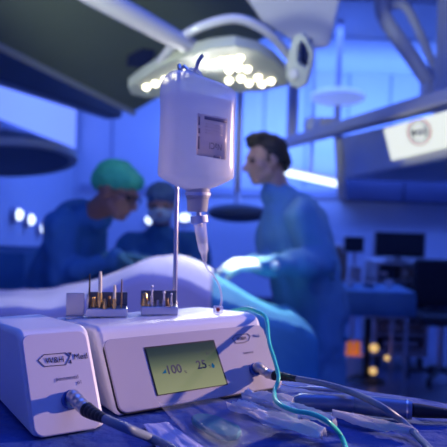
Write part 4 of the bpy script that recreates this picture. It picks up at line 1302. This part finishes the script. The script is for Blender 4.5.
# dark seat by the right edge
ch = thing('office_chair', (at(437, 320, 4.9).x, 5.0, 0), 'dark swivel chair at the right edge beside the cart', 'chair')
cxx = at(447, 300, 4.9).x; zb = at(440, 290, 4.9).z
MB().box((cxx, 5.0, .50), (.44, .44, .08)).build('seat', 'cabdark', ch, bevel=.03)
MB().box((cxx + .02, 5.2, .74), (.40, .07, .40), (V((1, 0, 0)), V((0, .98, .15)), V((0, -.15, .98)))).build('backrest', 'cabdark', ch, bevel=.03)
MB().tube([V((cxx, 5.0, .07)), V((cxx, 5.0, .47))], .025).build('column', 'steelsat', ch)
MB().tube([V((cxx + .02, 5.15, .48)), V((cxx + .02, 5.24, .58)), V((cxx + .02, 5.245, .8))], .018).build('back_bracket', 'cabdark', ch)
for i in range(5):
    t = 2 * PI * i / 5 + .3; e_ = V((cxx + .24 * math.cos(t), 5.0 + .24 * math.sin(t), .06))
    MB().tube([V((cxx, 5.0, .10)), e_], [.022, .015]).build('foot', 'cabdark', ch)
    MB().disc(e_ + V((-.012, 0, -.03)), (1, 0, 0), .03, .024, 16).build('caster', 'black', ch)

# ================================================== LIGHT
w = bpy.data.worlds.new('world'); SC.world = w; w.use_nodes = True
w.node_tree.nodes['Background'].inputs[0].default_value = (0.07, 0.13, 1.0, 1); w.node_tree.nodes['Background'].inputs[1].default_value = 0.6


def area(name, loc, tgt, size, size_y, power, col):
    l_ = bpy.data.lights.new(name, 'AREA'); l_.shape = 'RECTANGLE'; l_.size = size; l_.size_y = size_y; l_.energy = power; l_.color = col
    o = bpy.data.objects.new(name, l_); COL.objects.link(o); o.location = loc
    o.rotation_euler = (V(tgt) - V(loc)).to_track_quat('-Z', 'Y').to_euler(); return o


def spot(name, loc, tgt, power, col, cone, r=.05, blend=.4):
    l_ = bpy.data.lights.new(name, 'SPOT'); l_.energy = power; l_.color = col; l_.spot_size = math.radians(cone); l_.spot_blend = blend; l_.shadow_soft_size = r
    o = bpy.data.objects.new(name, l_); COL.objects.link(o); o.location = loc
    o.rotation_euler = (V(tgt) - V(loc)).to_track_quat('-Z', 'Y').to_euler(); return o


BL = (0.07, 0.17, 1.0)
area('ceiling_light', (-.6, 6.6, CH - .05), (-.6, 6.6, 0), 3.6, 1.6, 75, BL)
area('ceiling_light', (2.6, 6.6, CH - .05), (2.6, 6.9, 0), 3.6, 1.6, 65, BL)
area('ceiling_light', (.3, 1.6, CH - .05), (.3, 1.6, 0), 2.5, 1.6, 36, BL)
# cove light washing the back wall and ceiling
area('cove_light', (2.2, 7.6, 2.0), (2.2, 8.6, 2.9), 4.6, .3, 105, (0.10, 0.23, 1.0))
# surgical lamp beam on the field
spot('lamp_beam', LPX(215, 72, .03), at(232, 262, 2.7), 150, (0.86, 1.0, 0.86), 26, .12, .6)
# warm theatre lamp out to the right that rakes across the control unit
Ld = (D1.d * 1.0 + D1.ey * .03 + D1.ez * .33).normalized()
tgt = D1.S(.13, .05)
spot('side_light', tgt + Ld * 2.6, tgt, 430, (1.0, 0.69, 0.62), 17.5, .03, .6)
spot('lamp_spill', LPX(215, 74, .10), (-.05, .9, 1.1), 44, (0.95, 0.97, 0.92), 130, .2, .5)

spot('canopy_fill', (-1.0, .8, 1.55), (-.25, 3.3, 2.42), 165, (0.85, 1.0, 0.80), 46, .15, .6)  # added fill from the front left for canopy and lamp arm, no real fixture

spot('side_light', (1.9, .5, 2.3), (-.22, 2.2, .95), 45, (1.0, 0.74, 0.68), 20, .1, .7)  # added soft fill that brightens the front of the heaped sheet

SC.view_settings.view_transform = 'Standard'; SC.view_settings.look = 'None'
SC.view_settings.exposure = 0.0; SC.view_settings.gamma = 1.0; SC.view_settings.use_curve_mapping = False
